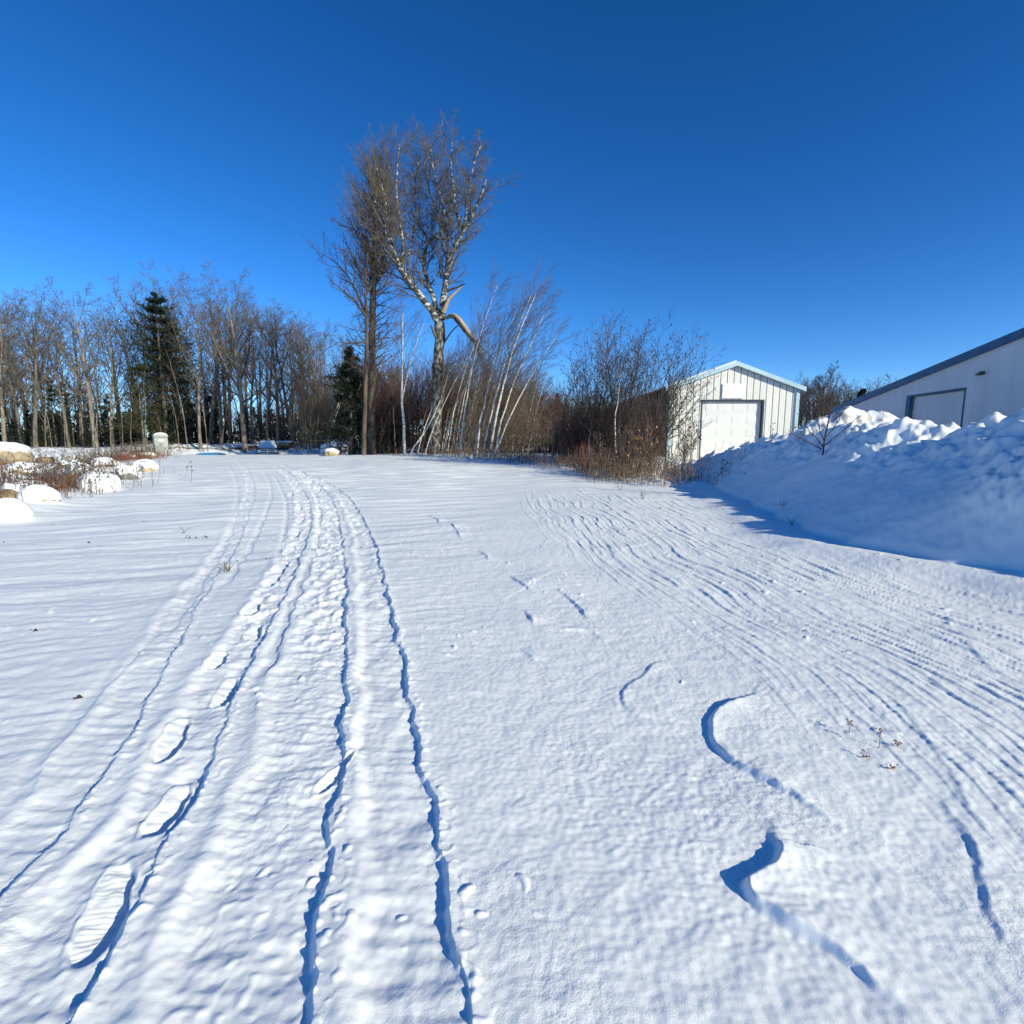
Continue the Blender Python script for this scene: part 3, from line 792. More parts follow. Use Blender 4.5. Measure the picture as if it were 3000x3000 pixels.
SAPL = [(70, 700, 53, 0), (84, 720, 54, 0), (112, 740, 55, 1), (134, 790, 52, 1), (172, 700, 55, 1), (196, 690, 54, 1), (222, 745, 52, 1), (238, 730, 53, 1), (262, 690, 52, 1), (300, 760, 54, 0), (325, 700, 55, 2), (338, 650, 56, 0), (380, 690, 54, 0), (408, 720, 55, 2), (424, 770, 56, 2), (470, 690, 56, 0), (496, 720, 57, 2), (548, 700, 56, 0), (570, 745, 54, 2), (592, 715, 55, 2), (600, 740, 53, 2), (615, 700, 54, 2), (622, 750, 52, 2), (640, 720, 53, 2)]
for px, top, Y, k in SAPL:
    p = W(px, top, Y); g = hgt(p[0], Y)
    place(saps[k], (p[0], Y, g), p[2] - g, RNG.uniform(-.6, .6), 'slender pale sapling at the front edge of the left wood', 'saplings along the front of the wood', 7., used)

# ------------------------------------------------------------------ conifers
def conifer(seed, H, Rb, mat_needle, base=.08, droop=-.12, dens=1.0, name='spruce', pine=False, trunkR=.16, gap=0.0):
    rng = np.random.default_rng(seed); trunk = Tubes(); fol = Tubes(); wood = Tubes()
    P, Rr = grow(np.array([[0, 0, -.4]]), np.array([[0, 0, 1.]]), np.array([H]), np.array([trunkR]), 12, .012, .02, (0, 0, 0), 1.0, rng, .1)
    trunk.add(P, Rr, 7)
    nb = int((70 if not pine else 60) * dens * H / 8)
    t = base + (1 - base) * rng.random(nb) ** .9 * .99
    if pine: t = np.round(t * 16 + rng.normal(0, .12, nb)) / 16; t = np.clip(t, base, .99)
    z = t * H - .4; az = rng.random(nb) * 6.283
    prof = (1 - (t - base) / (1 - base)) ** (.8 if not pine else .62)
    L_ = Rb * np.maximum(prof, .06) * rng.uniform(.35, 1.15, nb) * (1 + .35 * np.sin(az * 2 + t * 9))
    f = t * 11; i0 = np.clip(f.astype(int), 0, 10); fr = (f - i0)[:, None]
    P0 = P[0, i0] * (1 - fr) + P[0, i0 + 1] * fr
    D = np.stack([np.cos(az), np.sin(az), np.full(nb, droop + (.35 if pine else .15)) + .5 * t], 1)
    Pb, Rb_ = grow(P0, D, L_, np.full(nb, .03), 7, .05, droop * .5, (0, 0, 0), 1, rng, .2)
    wood.add(Pb, Rb_, 3)
    # side twigs
    p, d, l, r = spawn(Pb, Rb_, L_, 9, .15, 1, 52, .42, .5, rng, .6, .006)
    Pt, Rt = grow(p, d, l, r, 4, .06, -.04 if not pine else .06, (0, 0, 0), 1, rng, .3)
    # needles: short blades along twigs and branch ends
    def blades(Pp, per, length, width):
        B, n, _ = Pp.shape
        tt = rng.random((B, per)); f = tt * (n - 1); i0 = np.clip(f.astype(int), 0, n - 2); fr = (f - i0)[..., None]
        bi = np.arange(B)[:, None]; pos = (Pp[bi, i0] * (1 - fr) + Pp[bi, i0 + 1] * fr).reshape(-1, 3)
        T = norm(Pp[bi, i0 + 1] - Pp[bi, i0]).reshape(-1, 3)
        dd = norm(T * .8 + rng.normal(0, .55, T.shape)); s = norm(np.cross(dd, rng.normal(0, 1, T.shape)))
        ln = length * rng.uniform(.6, 1.3, (len(pos), 1)); wd = width * rng.uniform(.7, 1.3, (len(pos), 1))
        V = np.stack([pos - s * wd, pos + s * wd, pos + dd * ln], 1).reshape(-1, 3)
        fol.tris(V, np.arange(len(V)).reshape(-1, 3))
    blades(Pt, 9, .26 if not pine else .30, .032); blades(Pb, 10, .26, .032)
    tr = empty(name, (0, 0, 0))
    trunk.build('trunk', M['bark'], tr)
    cr = fol.build('crown', mat_needle, tr, smooth=False)
    wood.build('branch', M['twig_dark'], cr)
    tr['category'] = 'tree'
    return tr
def conif_at(c, px, top, Y, Hm, label, group=None, rz=0, base_row=None):
    p = W(px, top, Y); g = hgt(p[0], Y); H = p[2] - g
    c.location = (p[0], Y, g - .1); s = H / (Hm - .4); c.scale = (s, s, s); c.rotation_euler = (0, 0, rz)
    tag(c, label, 'tree', group)
    return c
c1 = conifer(51, 18, 6.3, M['needle'], base=.08, pine=True, dens=2.6, name='pine', trunkR=.3)
conif_at(c1, 291, 550, 61, 18, 'tall dark pine standing above its neighbours in the left wood')
cN = copy_tree(c1); conif_at(cN, 322, 602, 66, 18, 'second dark pine hiding behind the right shoulder of the tall one', rz=2.4)
c1b = conifer(52, 9, 3.6, M['needle_y'], base=.1, pine=True, dens=1.0, name='pine', trunkR=.15)
conif_at(c1b, 258, 688, 57, 9, 'olive-green pine with yellowish foliage at the foot of the tall dark pine')
c2 = conifer(53, 12, 2.6, M['needle_y'], base=.45, pine=True, dens=.45, name='pine')
conif_at(c2, 92, 712, 60, 12, 'thin see-through green pine in the left wood behind the boulders')
c2b = copy_tree(c2); conif_at(c2b, 116, 722, 62, 12, 'second thin see-through pine, just right of the other sparse one', rz=2)
hem = conifer(54, 7, 2.6, M['needle'], base=.04, dens=1.1, name='hemlock')
conif_at(hem, 400, 735, 63, 7, 'dark evergreen between the leaning pale trunk and the thick forked trunk')
HEM = [(52, 772, 60, 'low dark hemlock just right of the big left boulder'), (78, 785, 61, 'low dark hemlock second from the big left boulder'), (104, 780, 60, 'low dark hemlock below the thin green pines'),
       (134, 790, 61, 'low dark hemlock left of the broad fan-crowned tree'), (168, 786, 60, 'low dark hemlock right of the broad fan-crowned tree'), (200, 745, 62, 'narrow dark spruce in the sky gap left of the big pine'),
       (222, 778, 59, 'low dark hemlock touching the olive pine'), (326, 770, 60, 'low dark hemlock right of the grey toilet'), (378, 772, 64, 'low dark evergreen left of the forked tree'), (352, 740, 65, 'dark evergreen behind the leaning pale trunk'), (20, 790, 62, 'low dark hemlock hidden behind the big left boulder'), (-15, 770, 60, 'dark hemlock at the left picture edge')]
for px, top, Y, lab in HEM:
    conif_at(copy_tree(hem), px, top, Y, 7, lab, 'evergreens under the left wood', rz=RNG.uniform(0, 6))

spr = conifer(55, 8, 3.1, M['needle'], base=.06, dens=2.2, name='spruce', trunkR=.14)
conif_at(spr, 655, 655, 42, 8, 'dark bushy spruce left of the tall reddish tree')
spr2 = copy_tree(spr); conif_at(spr2, 733, 748, 44, 8, 'smaller dark spruce right behind the tall reddish tree', rz=1.3)
spr3 = copy_tree(spr); conif_at(spr3, 1050, 742, 55, 8, 'small far conifer showing over the red brush near the right shrubs', rz=2.2)

# ------------------------------------------------------------------ tall central trees
def R2P(x, y, Y): return W(547.4 + x * .3833, 193.2 + y * .3833, Y)   # traced limbs, each with its own depth

def limb_tubes(tb, pts, rad, Y0, depth, sides=8, rng=None):
    Q = np.array([R2P(x, y, Y0 + dd) for (x, y), dd in zip(pts, depth)])
    Q = chaikin(Q, 2)
    t = np.linspace(0, 1, len(Q)); r = np.interp(t, np.linspace(0, 1, len(rad)), rad)
    if rng is not None: Q[1:-1] += rng.normal(0, .045, Q[1:-1].shape) * (r[1:-1, None] * 2 + .3)
    return Q, r

def resample(Q, r, n=16):
    s = np.concatenate([[0], np.cumsum(np.linalg.norm(Q[1:] - Q[:-1], axis=1))]); u = np.linspace(0, s[-1], n)
    return np.stack([np.interp(u, s, Q[:, k]) for k in range(3)], 1), np.interp(u, s, r), s[-1]

def big_poplar():
    rng = np.random.default_rng(77); Y = 40.0
    base = R2P(715, 1745, Y); g = hgt(base[0], Y)
    root = empty('poplar', (base[0], Y, g))
    org = np.array([base[0], Y, g])
    trunk = Tubes(); crown = Tubes(); low = Tubes()
    Q, r = limb_tubes(trunk, [(712, 1775), (716, 1650), (722, 1500), (728, 1350), (735, 1200), (738, 1080)], [.62, .50, .46, .42, .38, .36], Y, [0] * 6, rng=rng)
    Q, r, _ = resample(Q, r, 22); r = r * (1 + .10 * rng.normal(0, 1, len(r)).clip(-1.5, 1.5)); r[0] = .72
    trunk.add((Q - org)[None], r[None], 14); trunk.build('trunk', M['poplar_bark'], root)
    limbs = [([(738, 1090), (690, 1010), (640, 950), (590, 890), (545, 830), (515, 740), (490, 690), (470, 610), (430, 520), (395, 440)], [.30, .24, .20, .15, .11, .05], [0, -.3, -.6, -1, -1.2, -1.5, -1.8, -2, -2.2, -2.4]),
             ([(738, 1085), (710, 980), (680, 880), (650, 800), (665, 740), (680, 680), (660, 640), (615, 585), (590, 500)], [.22, .18, .14, .11, .07, .03], [0, .3, .6, 1, 1.3, 1.6, 1.8, 2, 2.2]),
             ([(680, 690), (740, 640), (795, 585), (800, 500), (760, 400)], [.11, .09, .06, .03], [1.5, 1.8, 2, 2.2, 2.4]),
             ([(745, 1070), (755, 950), (770, 850), (785, 770), (812, 710), (850, 630), (890, 570), (930, 480), (965, 380)], [.30, .22, .18, .13, .10, .06], [0, 0, -.3, -.6, -.9, -1.2, -1.6, -2, -2.3]),
             ([(770, 850), (775, 700), (768, 600), (748, 480), (705, 350), (690, 210)], [.17, .13, .10, .07, .03], [-.2, 0, .4, .7, 1, 1.2]),
             ([(850, 630), (815, 540), (805, 430), (790, 300), (798, 190)], [.11, .09, .06, .03], [-1.2, -1, -.8, -.7, -.6]),
             ([(850, 640), (868, 540), (880, 430), (900, 300), (940, 210)], [.10, .08, .05, .03], [-1.2, -1.9, -2.4, -3, -3.3]),
             ([(545, 830), (555, 720), (550, 640), (530, 520), (520, 380), (540, 210)], [.14, .12, .09, .06, .03], [-1.2, -.8, -.4, 0, .4, .6]),
             ([(600, 900), (570, 800), (600, 700), (620, 560), (610, 400), (640, 250)], [.10, .08, .06, .03], [-1, 0, .8, 1.4, 2, 2.4]),
             ([(515, 740), (480, 620), (470, 480), (440, 380), (420, 310)], [.08, .06, .04, .03], [-1.5, -2.2, -2.8, -3.2, -3.4]),
             ([(780, 790), (740, 700), (735, 560), (680, 430), (660, 300)], [.09, .07, .05, .03], [-.5, .6, 1.4, 2, 2.4])]
    LP = []; LR = []; LL = []
    for pts, rad, dep in limbs:
        Q, r = limb_tubes(crown, pts, rad, Y, dep, rng=rng); Q, r, ln = resample(Q, r, 18)
        Q = Q - org; LP.append(Q); LR.append(r); LL.append(ln)
    LP = np.array(LP); LR = np.array(LR); LL = np.array(LL)
    crown.add(LP, LR, 9)
    lv = [dict(k=23, t0=.2, ang=50, ratio=.31, rr=.42, n=8, wob=.10, trop=.09, sides=5, shape=.2, rmax=.06, rmin=.018, tip=.3),
          dict(k=9, t0=.1, ang=44, ratio=.45, rr=.6, n=6, wob=.10, trop=.07, sides=3, rmin=.011),
          dict(k=5, t0=.1, ang=34, ratio=.55, rr=.6, n=4, wob=.10, trop=.10, rmin=.0075),
          dict(k=4, t0=.1, ang=34, ratio=.6, rr=.7, n=3, wob=.10, trop=.08, rmin=.0065)]
    c2_ = Tubes()
    e = twiggy(c2_, LP, LR, LL, rng, lv)
    co = crown.build('crown', M['poplar_white'], root)
    c2_.build('twigs', M['twig'], co)
    # dark stubs below the fork
    for pts, rad in (([(738, 1180), (705, 1130), (690, 1095)], [.14, .10, .05]), ([(748, 1200), (790, 1130), (840, 1085)], [.08, .05, .03]), ([(770, 930), (830, 905), (862, 895)], [.10, .07, .03]), ([(745, 860), (730, 800), (755, 745)], [.09, .07, .04])):
        Q, r = limb_tubes(None, pts, rad, Y, [0, -.5, -.9], rng=rng); Q, r, _ = resample(Q, r, 8); st = Tubes(); st.add((Q - org)[None], r[None], 7); st.build('stub', M['bark'], root)
    # broken limb hanging to the right, torn pale wood on top
    bl = Tubes(); Q, r = limb_tubes(bl, [(752, 1060), (810, 1050), (850, 1105), (890, 1160), (925, 1205), (945, 1255)], [.10, .15, .18, .16, .11, .03], Y, [-.2, -.8, -1.2, -1.4, -1.5, -1.5], rng=rng)
    Q, r, _ = resample(Q, r, 14); bl.add((Q - org)[None], r[None], 9)
    b = bl.build('broken_limb', M['poplar_bark'], root)
    to = Tubes(); Q2, r2 = limb_tubes(to, [(775, 1052), (812, 1046), (850, 1098), (888, 1150), (915, 1180)], [.03, .10, .145, .125, .03], Y, [-.35, -1.0, -1.42, -1.6, -1.6], rng=rng)
    Q2, r2, _ = resample(Q2, r2, 10); to.add((Q2 - org + np.array([.03, -.04, .06]))[None], r2[None], 7); to.build('torn_wood', M['torn'], b)
    sp = Tubes(); Q, r = limb_tubes(sp, [(755, 1030), (772, 985), (800, 945), (852, 905)], [.20, .15, .08, .02], Y, [-.3, -.7, -.9, -1.1], rng=rng); Q, r, _ = resample(Q, r, 8); sp.add((Q - org)[None], r[None], 6)
    sp.build('split_stub', M['torn'], root)
    # twigs hanging from the broken limb
    hg = Tubes(); P0 = (bl.arr().reshape(-1, 3))[-40:]
    idx = rng.integers(0, len(P0), 16); Pn, Rn = grow(P0[idx], rng.normal(0, .4, (16, 3)) + np.array([.2, 0, -.9]), rng.uniform(1, 3.2, 16), np.full(16, .03), 8, .12, -.05, (0, 0, 0), 1, rng)
    hg.add(Pn, Rn, 4); twiggy(hg, Pn, Rn, np.full(16, 2.), rng, [dict(k=6, ang=40, ratio=.45, rr=.6, n=5, wob=.1, trop=-.03, rmin=.01), dict(k=4, ang=40, ratio=.5, rr=.6, n=3, wob=.1, trop=-.03, rmin=.008)])
    hg.build('hanging_branch', M['twig_brown'], root)
    tag(root, 'huge old poplar with white upper limbs and a torn pale broken limb hanging right', 'tree')
big_poplar()

def larch():
    rng = np.random.default_rng(88); Y = 41.0
    base = R2P(400, 1735, Y); g = hgt(base[0], Y); org = np.array([base[0], Y, g])
    root = empty('larch', org)
    trunk = Tubes(); Q, r = limb_tubes(trunk, [(400, 1760), (402, 1500), (404, 1200), (408, 900), (415, 700), (425, 520), (432, 400), (425, 290)], [.36, .31, .27, .23, .17, .12, .07, .03], Y, [0] * 8, rng=rng)
    Q, r, ln = resample(Q, r, 26); r[0] *= 1.25; Q = Q - org
    trunk.add(Q[None], r[None], 10); trunk.build('trunk', M['larch_bark'], root)
    crown = Tubes()
    P = Q[None]; R_ = r[None]; Ln = np.array([ln])
    # lower, thin spreading branches
    p, d, l, rr_ = spawn(P, R_, Ln, 70, .26, .66, 72, .14, .3, rng, 0, .02, .045)
    P1, R1 = grow(p, d, l, rr_, 8, .09, .015, (0, 0, 0), 1, rng, .25); crown.add(P1, R1, 4)
    twiggy(crown, P1, R1, l, rng, [dict(k=9, t0=.15, ang=48, ratio=.38, rr=.55, n=5, wob=.1, trop=.03, rmin=.009), dict(k=5, ang=40, ratio=.5, rr=.6, n=3, wob=.1, trop=.03, rmin=.007)])
    # upper, upswept
    p, d, l, rr_ = spawn(P, R_, Ln, 130, .56, .985, 46, .22, .4, rng, .45, .020, .05)
    P2, R2 = grow(p, d, l, rr_, 10, .06, .12, (-.01, 0, 0), 1, rng, .25); crown.add(P2, R2, 4)
    twiggy(crown, P2, R2, l, rng, [dict(k=12, t0=.15, ang=34, ratio=.34, rr=.55, n=5, wob=.08, trop=.10, rmin=.009), dict(k=6, ang=32, ratio=.5, rr=.6, n=3, wob=.1, trop=.06, rmin=.007)])
    # the one long low limb to the left
    q, rq = limb_tubes(crown, [(408, 690), (340, 640), (270, 610), (200, 575)], [.07, .05, .035, .02], Y, [0, -.5, -.8, -1], rng=rng); q, rq, lq = resample(q, rq, 12); q = q - org
    crown.add(q[None], rq[None], 5); twiggy(crown, q[None], rq[None], np.array([lq]), rng, [dict(k=20, t0=.3, ang=40, ratio=.26, rr=.5, n=6, wob=.1, trop=.1, rmin=.012), dict(k=8, ang=40, ratio=.5, rr=.6, n=4, wob=.1, trop=.08, rmin=.008)])
    crown.build('crown', M['twig_brown'], root)
    tag(root, 'very tall straight reddish-trunked tree with fine upswept twigs left of the broken poplar', 'tree')
larch()

def side_tree():
    rng = np.random.default_rng(91); Y = 39.0
    base = R2P(362, 1725, Y); g = hgt(base[0], Y); org = np.array([base[0], Y, g])
    root = empty('bare_tree', org); trunk = Tubes(); crown = Tubes()
    Q, r = limb_tubes(trunk, [(362, 1750), (368, 1500), (374, 1250), (375, 1050), (370, 880), (385, 720)], [.21, .16, .14, .11, .06, .02], Y, [0] * 6, rng=rng)
    Q, r, ln = resample(Q, r, 20); Q = Q - org; trunk.add(Q[None], r[None], 9); trunk.build('trunk', M['larch_bark'], root)
    LP, LR, LL = [], [], []
    for pts, rad, dep in [([(375, 1060), (320, 975), (260, 930), (200, 875)], [.11, .08, .05, .03], [0, -.6, -1, -1.3]), ([(374, 1040), (330, 940), (290, 860), (230, 790), (150, 740)], [.11, .08, .05, .02], [0, .5, .9, 1.3, 1.8]),
                          ([(372, 900), (340, 830), (320, 760), (260, 720)], [.08, .05, .02], [0, -.8, -1.1, -1.4]), ([(375, 1180), (300, 1185), (230, 1180)], [.07, .05, .02], [0, -.8, -1.4]), ([(372, 950), (410, 880), (470, 820), (480, 740)], [.07, .05, .02], [0, 1, 1.6, 2]), ([(374, 1250), (430, 1180), (500, 1120)], [.07, .05, .02], [0, 1, 1.6])]:
        q, rq = limb_tubes(crown, pts, rad, Y, dep, rng=rng); q, rq, l = resample(q, rq, 12); LP.append(q - org); LR.append(rq); LL.append(l)
    LP = np.array(LP); LR = np.array(LR); LL = np.array(LL); crown.add(LP, LR, 6)
    lv = [dict(k=12, t0=.2, ang=42, ratio=.36, rr=.5, n=7, wob=.1, trop=.10, sides=4, rmin=.016, shape=.2), dict(k=6, ang=40, ratio=.5, rr=.6, n=5, wob=.1, trop=.09, rmin=.010), dict(k=5, ang=38, ratio=.55, rr=.6, n=3, wob=.1, trop=.07, rmin=.0075)]
    twiggy(crown, LP, LR, LL, rng, lv)
    twiggy(crown, Q[None], r[None], np.array([ln]), rng, [dict(k=12, t0=.4, ang=45, ratio=.18, rr=.4, n=6, wob=.1, trop=.08, rmin=.016), dict(k=7, ang=40, ratio=.5, rr=.6, n=4, wob=.1, trop=.06, rmin=.009), dict(k=5, ang=40, ratio=.5, rr=.6, n=3, wob=.1, trop=.06, rmin=.007)])
    crown.build('crown', M['twig_dark'], root)
    tag(root, 'dark bare tree hugging the left side of the tall reddish trunk, limbs reaching left', 'tree')
side_tree()

# ------------------------------------------------------------------ birches
def birch(base, pts_top, Y, R, label, group, seed, curve=.35, side=None, clear=.45, dens=1.0, bark='birch', name='birch', Ytop=None, twigm='twig_brown', wind=(.05, 0, .02)):
    rng = np.random.default_rng(seed)
    b = G(*base) if Y is None else W(base[0], base[1], Y)[:2]
    g = hgt(b[0], b[1]); org = np.array([b[0], b[1], g]); R = R * .82
    t = W(pts_top[0], pts_top[1], (Ytop or b[1])); d = t - org
    n = 12; u = np.linspace(0, 1, n)
    Q = np.outer(u, d); bow = (u * (1 - u)) * curve * d[2] * .35
    Q[:, 0] += -np.sign(d[0] if abs(d[0]) > .2 else 1) * bow
    Q += np.cumsum(rng.normal(0, .035, (n, 3)), axis=0) * np.array([1, 1, 0]); Q[0] = (0, 0, -.3)
    r = R * (1 - .8 * u)
    root = empty(name, org); trunk = Tubes(); crown = Tubes()
    trunk.add(Q[None], r[None], 7)
    ln = np.linalg.norm(d)
    if side:   # second stem
        for (fx, tx, ty, dy) in side:
            q0 = Q[int(fx * (n - 1))]; t2 = W(tx, ty, b[1] + dy) - org
            uu = np.linspace(0, 1, 9)[:, None]; S = q0 * (1 - uu) + t2 * uu; S[:, 0] -= (uu * (1 - uu))[:, 0] * .5 * -np.sign(t2[0] - q0[0]) * -1
            S[1:] += np.cumsum(rng.normal(0, .04, (8, 3)), 0)
            rs = r[int(fx * (n - 1))] * .75 * (1 - .75 * uu[:, 0]); trunk.add(S[None], rs[None], 6)
            twiggy(crown, S[None], rs[None], np.array([np.linalg.norm(t2 - q0)]), rng, [dict(k=int(10 * dens), t0=.4, ang=30, ratio=.3, rr=.4, n=6, wob=.08, trop=.06, rmin=.010), dict(k=6, ang=32, ratio=.5, rr=.6, n=4, wob=.08, trop=.05, rmin=.007), dict(k=4, ang=30, ratio=.5, rr=.6, n=3, wob=.08, trop=.05, rmin=.006)], wind)
    trunk.build('trunk', M[bark], root)
    lv = [dict(k=max(4, int(22 * dens)), t0=clear, ang=32, ratio=.29, rr=.38, n=7, wob=.07, trop=.05, rmin=.011, shape=.4), dict(k=9, ang=32, ratio=.48, rr=.6, n=5, wob=.07, trop=.04, rmin=.008), dict(k=4, ang=30, ratio=.5, rr=.6, n=3, wob=.08, trop=.03, rmin=.0055)]
    twiggy(crown, Q[None], r[None], np.array([ln]), rng, lv, wind)
    crown.build('crown', M[twigm], root)
    tag(root, label, 'tree', group)
    return root

birch((764, 862), (766, 590), 38, .14, 'white birch with thick bright trunk between the reddish tree and the poplar', None, 301, curve=.1, side=[(.42, 800, 610, .4)], clear=.5)
birch((770, 862), (845, 690), 38.5, .085, 'thin white birch bending right out of the foot of the bright birch', None, 302, curve=-.9, clear=.6)
birch((748, 860), (745, 700), 41, .07, 'thin grey stem left of the bright white birch', None, 303, curve=.1, bark='bark', name='sapling')
G1 = 'white birches leaning right of the poplar'
BL = [  # base px,row ; top px,row ; depth ; R ; label
    ((868, 872), (940, 540), 33, .075, 'leaning white birch starting closest to the right foot of the poplar'),
    ((893, 873), (975, 575), 32, .06, 'leaning birch, left stem of the close pair right of the poplar'),
    ((899, 873), (962, 600), 32.5, .065, 'leaning birch, right stem of the close pair right of the poplar'),
    ((911, 876), (1000, 560), 31.5, .085, 'tall curved white birch in the middle of the leaning grove'),
    ((924, 878), (1012, 548), 31, .10, 'brightest thick white birch of the leaning grove, reaching highest'),
    ((930, 879), (1030, 590), 30.8, .075, 'leaning white birch just right of the brightest one'),
    ((935, 879), (1052, 630), 30.5, .065, 'outermost right white birch of the grove, leaning most'),
    ((845, 868), (900, 630), 36, .055, 'slim birch leaning right behind the hanging torn limb'),
    ((858, 869), (915, 610), 37, .05, 'slim birch just right of the stem behind the torn limb'),
    ((800, 866), (905, 640), 38, .06, 'strongly leaning birch crossing behind the poplar trunk'),
    ((786, 866), (868, 660), 39, .05, 'leaning birch left of the poplar trunk crossing behind it'),
]
for q, (b_, t_, Y, R, lab) in enumerate(BL):
    birch(b_, t_, Y, R, lab, G1, 310 + q, curve=.5, clear=.42, dens=1.0, wind=(.06, 0, .015))
G2 = 'thin birches mixed into the brush'
birch((1105, 905), (1118, 735), 24.5, .06, 'thin pale birch standing left of the dark shrubs, twiggy top', G2, 341, curve=.1, side=[(.5, 1066, 760, .3)], clear=.5, dens=.6)
birch((1060, 890), (1085, 700), 27, .05, 'thin forked birch in front of the red brush', G2, 342, curve=.2, side=[(.4, 1102, 745, .3)], clear=.6, dens=.5)
birch((1128, 895), (1140, 620), 25, .05, 'slim upright stem rising above the left side of the dark shrubs', G2, 343, curve=.1, dens=.7, twigm='twig_dark')
birch((1168, 905), (1172, 690), 22, .045, 'slim pale stem in front of the garage side wall', G2, 344, curve=.1, dens=.5, clear=.6, twigm='twig_dark')

# many slim stems of the grove behind (copies of three thin birches)
rngS = random.Random(12)
tb = []
for sd in (401, 402, 403, 404):
    rng = np.random.default_rng(sd); trunk = Tubes(); crown = Tubes()
    P, Rr = grow(np.array([[0, 0, -.3]]), np.array([[.22, 0, 1.]]), np.array([7.]), np.array([.045]), 12, .03, .01, (.008, 0, 0), 1, rng, .2)
    trunk.add(P, Rr, 5)
    twiggy(crown, P, Rr, np.array([7.]), rng, [dict(k=12, t0=.4, ang=30, ratio=.26, rr=.4, n=6, wob=.07, trop=.05, rmin=.009), dict(k=6, ang=32, ratio=.5, rr=.6, n=4, wob=.07, trop=.04, rmin=.006), dict(k=4, ang=30, ratio=.5, rr=.6, n=3, wob=.07, trop=.03, rmin=.005)], (.05, 0, .01))
    tb.append(tree_object('young_birch', trunk, crown, M['birch'] if sd % 2 else M['bark_tan'], M['twig_brown'], (0, 0, 0), 'x'))
for q in range(72):
    px = rngS.uniform(775, 1010) if q % 3 else rngS.uniform(600, 700)
    Y = rngS.uniform(37, 50) if px > 720 else rngS.uniform(48, 56)
    top = rngS.uniform(640, 720) + max(0, px - 930) * .8 + (20 if px < 720 else 0)
    p = W(px, top, Y); g = hgt(p[0], Y)
    place(tb[q % 4], (p[0], Y, g), p[2] - g, rngS.uniform(-.5, .5), 'slim young leaning birch in the thicket behind the front stems' if px > 720 else 'slim young leaning stem in the thicket beside the dark spruce', 'young birches of the thicket' if px > 720 else 'young stems beside the spruce', 7., used)

# ------------------------------------------------------------------ dark shrubs by the garage
def shrub(seed, H, n_st, spread, label, loc, group, seeds=True, leaves=False, twigm='twig_dark', lean=(0, 0), name='shrub', R=.03, dens=1.0):
    rng = np.random.default_rng(seed)
    root = empty(name, loc); st = Tubes(); cr = Tubes()
    az = rng.random(n_st) * 6.283; D = np.stack([np.cos(az) * spread + lean[0], np.sin(az) * spread * .7 + lean[1], np.ones(n_st)], 1) + rng.normal(0, .06, (n_st, 3))
    P0 = np.stack([np.cos(az) * .18, np.sin(az) * .18, np.full(n_st, -.2)], 1)
    ln = H * rng.uniform(.75, 1.1, n_st)
    P, R_ = grow(P0, D, ln, R * rng.uniform(.7, 1.2, n_st), 12, .05, .04, (0, 0, 0), 1, rng, .25)
    st.add(P, R_, 5); st.build('stem', M[twigm], root)
    e = twiggy(cr, P, R_, ln, rng, [dict(k=int(11 * dens), t0=.25, ang=34, ratio=.30, rr=.5, n=6, wob=.08, trop=.06, rmin=.008, shape=.35), dict(k=6, t0=.2, ang=38, ratio=.45, rr=.6, n=4, wob=.09, trop=.04, rmin=.006), dict(k=3, t0=.2, ang=38, ratio=.5, rr=.7, n=3, wob=.09, trop=.03, rmin=.0045)])
    c = cr.build('crown', M[twigm], root)
    Pt = e[1][0][:, -1]
    if seeds:
        sd = Tubes(); idx = rng.random(len(Pt)) < .34; C = Pt[idx]; m = len(C)
        tet = np.array([[1, 0, 0], [-1, 0, 0], [0, 1, 0], [0, -1, 0], [0, 0, 1.6], [0, 0, -1.6]]) * .022
        fc = np.array([[0, 2, 4], [2, 1, 4], [1, 3, 4], [3, 0, 4], [2, 0, 5], [1, 2, 5], [3, 1, 5], [0, 3, 5]])
        V = (C[:, None, :] + tet[None] * rng.uniform(.6, 1.4, (m, 1, 1))).reshape(-1, 3); F = (fc[None] + 6 * np.arange(m)[:, None, None]).reshape(-1, 3)
        sd.tris(V, F); sd.build('seed_cluster', M['seed'], c, smooth=False)
    if leaves:
        lf = Tubes(); idx = rng.random(len(Pt)) < .30; C = Pt[idx]; m = len(C)
        d = norm(rng.normal(0, .4, (m, 3)) + np.array([.2, 0, -1])); s = norm(np.cross(d, rng.normal(0, 1, (m, 3))))
        l_ = rng.uniform(.07, .13, (m, 1)); V = np.stack([C, C + d * l_ * .5 + s * l_ * .25, C + d * l_, C + d * l_ * .5 - s * l_ * .25], 1).reshape(-1, 3)
        lf.V.append(V); lf.Q.append(np.arange(len(V)).reshape(-1, 4)); lf.n = len(V); lf.build('dry_leaves', M['leaf'], root, smooth=False)
    tag(root, label, 'shrub', group)
    return root
SH = [ # base px, depth, top row, stems, spread, lean, label
    (1080, 27, 720, 9, .22, 0, 'dark shrub left of the group, lowest, before the red brush'),
    (1115, 25, 660, 10, .22, .05, 'dark berried shrub second from the left of the group'),
    (1148, 24, 640, 12, .28, .10, 'dark berried shrub whose stems fan over the garage side wall'),
    (1185, 23, 628, 12, .30, .18, 'tallest dark berried shrub left of the garage front'),
    (1205, 21.5, 640, 11, .30, .32, 'dark berried shrub leaning right across the garage corner'),
    (1225, 26, 660, 10, .30, .2, 'dark berried shrub close to the garage corner'),
]
for q, (px, Y, top, ns, sp, ln_, lab) in enumerate(SH):
    p = W(px, top, Y); g = hgt(p[0], Y)
    shrub(500 + q, (p[2] - g) * .98, ns, sp, lab, (p[0], Y, g), 'dark shrubs beside the garage', lean=(ln_, 0), R=.034, dens=1.25)
